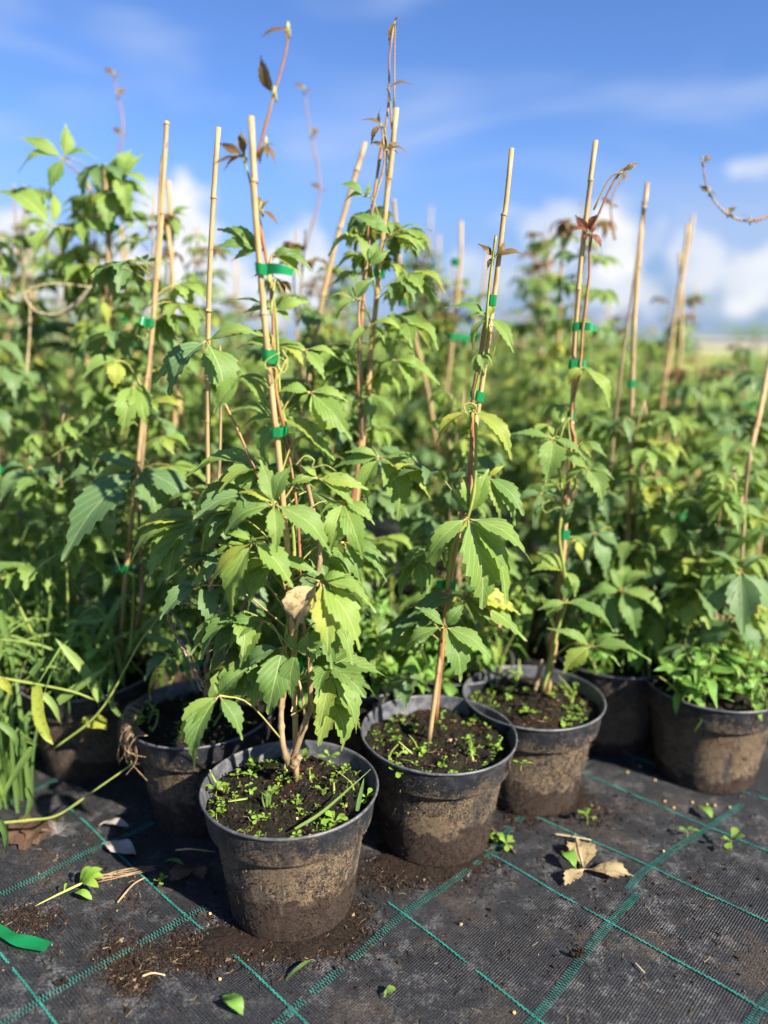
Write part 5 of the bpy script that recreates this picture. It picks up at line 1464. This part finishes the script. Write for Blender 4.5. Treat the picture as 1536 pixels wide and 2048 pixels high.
for k in range(7):
    ground_stalk([(195 + rs.uniform(-10, 10), 1758 + rs.uniform(-8, 8)), (250, 1745 + rs.uniform(-8, 8), .008), (310 + rs.uniform(-10, 10), 1735 + rs.uniform(-8, 8))], .0007, 'root', 'wispy root strand from the bundle above the uprooted weed', cat='dry stalk')
ground_stalk([(285, 1952), (305, 1946, .006), (330, 1950)], .0014, 'straw', 'pale straw bit beside the peat heap at lower left', cat='dry stalk')
ground_stalk([(1270, 1926), (1280, 1936, .005), (1290, 1946)], .0010, 'straw', 'short pale straw at the lower right of the mat', cat='dry stalk')
# roots over the rim of the shaded pot
e = empty('root_mat', ground(262, 1470, .16), 'tangle of brown roots hanging over the left rim of the shaded pot', 'roots')
o0 = e.location
for k in range(44):
    a = R(196 + rs.uniform(-26, 38)); x, y, s = HP['D']
    c = Vector((x + .104 * math.cos(a), y + .104 * math.sin(a), .158))
    out_ = Vector((math.cos(a), math.sin(a), 0))
    L = rs.uniform(.02, .07)
    P = [c - out_ * .012, c + out_ * .008 + UP * .006, c + out_ * .012 - UP * L * .5 + Vector((rs.gauss(0, .004), rs.gauss(0, .004), 0)), c + out_ * .006 - UP * L + Vector((rs.gauss(0, .008), rs.gauss(0, .006), 0))]
    mb = MB(); tube(mb, spline(P, 10), rs.uniform(.0003, .0007), 4, False)
    new_obj('root', mb.mesh('root', [M['root'] if k % 3 else M['twig']], origin=o0), e)
# fertiliser prills
mb = MB()
for i in range(5):
    for j in range(8):
        pass
def prill_mesh():
    mb = MB(); n = 8
    lathe(mb, [(.0001, -.0018), (.0011, -.0014), (.0018, 0), (.0012, .0014), (.0001, .0018)], n); return mb.mesh('prill', [M['prill']])
PRILL = prill_mesh()
for k, (px, py) in enumerate([(1400, 1611), (1414, 1606), (1460, 1612), (1430, 1608), (1385, 1602), (1255, 1545), (1330, 1600), (1280, 1530), (1348, 1612), (80, 1662), (420, 1826), (1028, 2025), (440, 1962), (1327, 1702), (1310, 1560)]):
    p = ground(px, py, .002); o = new_obj('fertiliser_prill', PRILL); o.location = (p.x, p.y, mz(p.x, p.y) + .0018); o.scale = (1.1, 1.1, 1.0)
    tag(o, 'tiny yellow fertiliser bead lying on the mat', 'bead', 'fertiliser beads on the mat')
for px, py in ((620, 1671), (594, 1637), (692, 1612), (574, 1540)):
    p = ground(px, py, .150); o = new_obj('fertiliser_prill', PRILL); o.location = p
    tag(o, 'tiny yellow fertiliser bead on the frontmost soil', 'bead', 'fertiliser beads in the pot')
# spilled peat
def peat(name, label, blobs, n, seed, fib=.35):
    rnd = random.Random(seed); mb = MB()
    for i in range(n):
        px, py, sx, sy = rnd.choice(blobs)
        p = ground(px + rnd.gauss(0, sx), py + rnd.gauss(0, sy))
        z = mz(p.x, p.y)
        if rnd.random() < fib: fibre(mb, Vector((p.x, p.y, z + .0008)), rnd.uniform(.003, .012), rnd.uniform(.0002, .00045), rnd, .12)
        else: crumb(mb, Vector((p.x, p.y, z + .0006)), rnd.uniform(.0006, .0020) if rnd.random() < .93 else rnd.uniform(.0025, .0045), rnd, tint=rnd.random() * .97)
    return tag(new_obj(name, mb.mesh(name, [M['crumb']], smooth=False)), label, 'peat', kind='stuff')
def mound(pts, hgt, seed):
    """low heap of wet peat hugging a pot base"""
    mb = MB(); V, F = [], []; n = len(pts); nr = 6
    C_ = sum((ground(*p) for p in pts), Vector()) / n
    V.append((C_.x, C_.y, hgt))
    for i in range(1, nr + 1):
        for k, p in enumerate(pts):
            q = C_.lerp(ground(*p), i / nr)
            h = hgt * (1 - (i / nr) ** 1.6) + .004 * mnoise.noise(Vector((q.x * 60, q.y * 60, seed))) - (.003 if i == nr else 0)
            V.append((q.x, q.y, mz(q.x, q.y) + max(h, -.002)))
    for k in range(n): F.append((0, 1 + k, 1 + (k + 1) % n))
    for i in range(nr - 1):
        for k in range(n): F.append((1 + i * n + k, 1 + (i + 1) * n + k, 1 + (i + 1) * n + (k + 1) % n, 1 + i * n + (k + 1) % n))
    mb.add(V, F)
    return mb.mesh('peat_heap', [M['peat']])
def ring(cx, cy, rx, ry, n=96, seed=1):
    def f(k, s_): v = Vector((math.cos(6.283 * k / n), math.sin(6.283 * k / n), 0)); return 1 + .25 * mnoise.noise(v * 2 + Vector((0, 0, s_))) + .16 * mnoise.noise(v * 7 + Vector((0, 0, s_))) + .09 * mnoise.noise(v * 19 + Vector((0, 0, s_)))
    return [(cx + rx * math.cos(6.283 * k / n) * f(k, seed), cy - ry * math.sin(6.283 * k / n) * f(k, seed)) for k in range(n)]
tag(new_obj('peat_heap', mound(ring(588, 1846, 146, 80, seed=3), .006, 3)), 'dark wet peat ring pressed around the frontmost pot base', 'peat', kind='stuff')
tag(new_obj('peat_heap', mound(ring(452, 1888, 62, 36, seed=5), .008, 5)), 'brown peat heap at the left of the frontmost pot base', 'peat', kind='stuff')
tag(new_obj('peat_heap', mound(ring(860, 1718, 124, 52, seed=7), .006, 7)), 'dark peat ring around the second pot base', 'peat', kind='stuff')
tag(new_obj('peat_heap', mound(ring(1080, 1600, 120, 42, seed=8), .006, 8)), 'dark peat ring around the third pot base', 'peat', kind='stuff')
peat('spilled_peat', 'loose peat crumbs and fibres around the frontmost pot', [(440, 1890, 55, 28), (560, 1900, 70, 22), (700, 1850, 30, 35), (380, 1910, 40, 20)], 3800, 1)
peat('spilled_peat', 'pale dry peat patch with root bits at lower left of the mat', [(245, 1905, 32, 22), (270, 1940, 34, 18), (265, 1965, 20, 14), (60, 1840, 30, 16)], 2200, 2, .5)
peat('spilled_peat', 'peat crumbs along the bases of the second and third pots', [(800, 1760, 40, 16), (900, 1750, 50, 18), (970, 1700, 22, 22), (1180, 1630, 46, 16), (1040, 1640, 40, 14), (745, 1740, 22, 26)], 2600, 3)
peat('spilled_peat', 'scattered peat flecks all over the mat', [(900, 1900, 420, 110), (1250, 1750, 190, 90), (250, 1850, 170, 110), (200, 1640, 140, 60)], 3600, 4, .55)
# dark clods
for k, (px, py, lab) in enumerate([(1152, 1910, 'dark peat clod beside the green band at right'), (1160, 1906, 'smaller dark clod stuck to the one by the green band'), (125, 1965, 'dark clod near the lower left band crossing')]):
    p = ground(px, py, .004); mb = MB()
    for i in range(26): crumb(mb, Vector((rs.gauss(0, .003), rs.gauss(0, .002), abs(rs.gauss(0, .0015)))), rs.uniform(.001, .003), rs, tint=rs.random() * .5)
    o = new_obj('peat_clod', mb.mesh('peat_clod', [M['crumb']], smooth=False)); o.location = p; tag(o, lab, 'clod')

# ------------------------------------------------------------------ open field and far things
mb = MB(); rg = random.Random(77)
for i in range(15000):
    y = 1.95 + 14 * rg.random() ** 1.7; x = rg.uniform(.34 * y, .62 * y + .3)
    if y > 6: x = rg.uniform(-.6 * y, .62 * y)
    h = rg.uniform(.10, .30) * (1 + .02 * y); a = rg.uniform(0, 6.28); w = rg.uniform(.004, .009) * (1 + .10 * y)
    d = Vector((math.cos(a), math.sin(a), 0)); q = Vector((-d.y, d.x, 0)) * w; b = Vector((x, y, -.02)); m_ = b + UP * h * .6 + d * h * .15; t = b + UP * h * rg.uniform(.8, 1) + d * h * rg.uniform(.3, .7)
    mb.add([b - q, b + q, m_ + q * .8, m_ - q * .8, t], [(0, 1, 2, 3), (3, 2, 4)], tint=rg.random())
tag(new_obj('field_grass', mb.mesh('field_grass', [M['grass_light']])), 'blurred light green grass of the open field at right', 'grass', kind='stuff')
def leafball(mb, c, rx, rz, n, s, rnd):
    for i in range(n):
        u = Vector((rnd.gauss(0, 1), rnd.gauss(0, 1), rnd.gauss(0, 1))).normalized() * rnd.uniform(.55, 1.05)
        p = c + Vector((u.x * rx, u.y * rx, u.z * rz)); a = Vector((rnd.gauss(0, 1), rnd.gauss(0, 1), rnd.gauss(0, 1))).normalized(); b = a.orthogonal().normalized()
        mb.add([p - a * s, p + b * s * .5, p + a * s, p - b * s * .5], [(0, 1, 2, 3)], tint=rnd.random())
def far_tree(px, Y, w, h, label, mat='leaf_dark', group='far trees', seed=1):
    rnd = random.Random(seed); x = (px - 768) / FPX * Y
    e = empty('tree', (x, Y, -.03), label, 'tree', group)
    mb = MB(); tube(mb, [Vector((0, 0, 0)), Vector((.05 * h, 0, h * .4)), Vector((0, 0, h * .8))], [h * .05, h * .035, h * .012], 7); new_obj('trunk', mb.mesh('trunk', [M['bark']]), e)
    mb = MB()
    for k in range(7): leafball(mb, Vector((rnd.gauss(0, w * .22), rnd.gauss(0, w * .22), h * rnd.uniform(.42, .82))), w * rnd.uniform(.2, .3), h * rnd.uniform(.15, .24), 260, h * .03, rnd)
    new_obj('crown', mb.mesh('crown', [M[mat]]), e)
far_tree(1492, 70, 4.8, 2.9, 'dark rounded tree on the horizon at the right edge', seed=3)
far_tree(1545, 60, 5, 2.2, 'low tree cut by the right picture edge on the horizon', seed=4)
far_tree(1390, 110, 8, 2.6, 'low far tree on the horizon left of the dark rounded one', 'leaf', seed=5)
far_tree(1330, 120, 7, 2.2, 'farthest low tree behind the paired canes', 'leaf', seed=6)
for k, (px, w_) in enumerate([(20, 9), (110, 7), (700, 10), (960, 8)]):
    far_tree(px, 90 + 8 * k, w_, 3.0, 'far tree on the horizon glimpsed between the vines', 'leaf_dark', seed=10 + k)
# rust-coloured shrub row and a pale shed beyond the field
for k, (px, Y, lab) in enumerate([(1500, 14, 'light green shrub at the far right end of the field'), (1465, 16, 'smaller yellowish shrub beside the light green one in the field')]):
    x = (px - 768) / FPX * Y; e = empty('shrub', (x, Y, -.03), lab, 'shrub'); mb = MB()
    for q in range(5): leafball(mb, Vector((rg.gauss(0, .25), rg.gauss(0, .2), rg.uniform(.2, .42))), .3, .2, 220, .045, rg)
    new_obj('foliage', mb.mesh('foliage', [M['leaf_yellow' if k else 'leaf_fresh']]), e)
    mb = MB(); tube(mb, [Vector((0, 0, 0)), Vector((0, 0, .4))], .02, 6); new_obj('stem', mb.mesh('stem', [M['bark']]), e)
x = (1440 - 768) / FPX * 95
e = empty('shed', (x, 95, -.03), 'pale low shed on the horizon beyond the field', 'shed')
mb = MB(); mb.add([(sx * 4.5, sy * 2, z) for z in (0, 1.0) for sx, sy in ((-1, -1), (1, -1), (1, 1), (-1, 1))], [(0, 1, 5, 4), (1, 2, 6, 5), (2, 3, 7, 6), (3, 0, 4, 7)]); new_obj('wall', mb.mesh('wall', [M['wall']], smooth=False), e)
mb = MB(); mb.add([(-4.8, -2.3, 1.0), (4.8, -2.3, 1.0), (4.8, 2.3, 1.0), (-4.8, 2.3, 1.0), (-4.8, 0, 1.5), (4.8, 0, 1.5)], [(0, 1, 5, 4), (2, 3, 4, 5), (0, 4, 3), (1, 2, 5), (0, 3, 2, 1)]); new_obj('roof', mb.mesh('roof', [M['roof']], smooth=False), e)
# magenta flower far back
fb = at(1042, 688, 3.4); e = empty('pink_flower', fb, 'blurred magenta flower among the far vines', 'flower'); mb = MB()
for k in range(12):
    a = 6.283 * k / 12; d = Vector((math.cos(a), math.sin(a) * .4 - .5, math.sin(a))).normalized()
    blade(mb, [Vector((0, 0, 0)), d * .015, d * .032], Vector((0, -1, .4)), .02, 'oval', 5, 1, .1, 0, rg)
new_obj('petals', mb.mesh('petals', [M['petal']]), e)
mb = MB(); tube(mb, [Vector((0, 0, -.6)), Vector((0, .01, -.3)), Vector((0, 0, 0))], .003, 5); new_obj('stem', mb.mesh('stem', [M['stem_green']]), e)
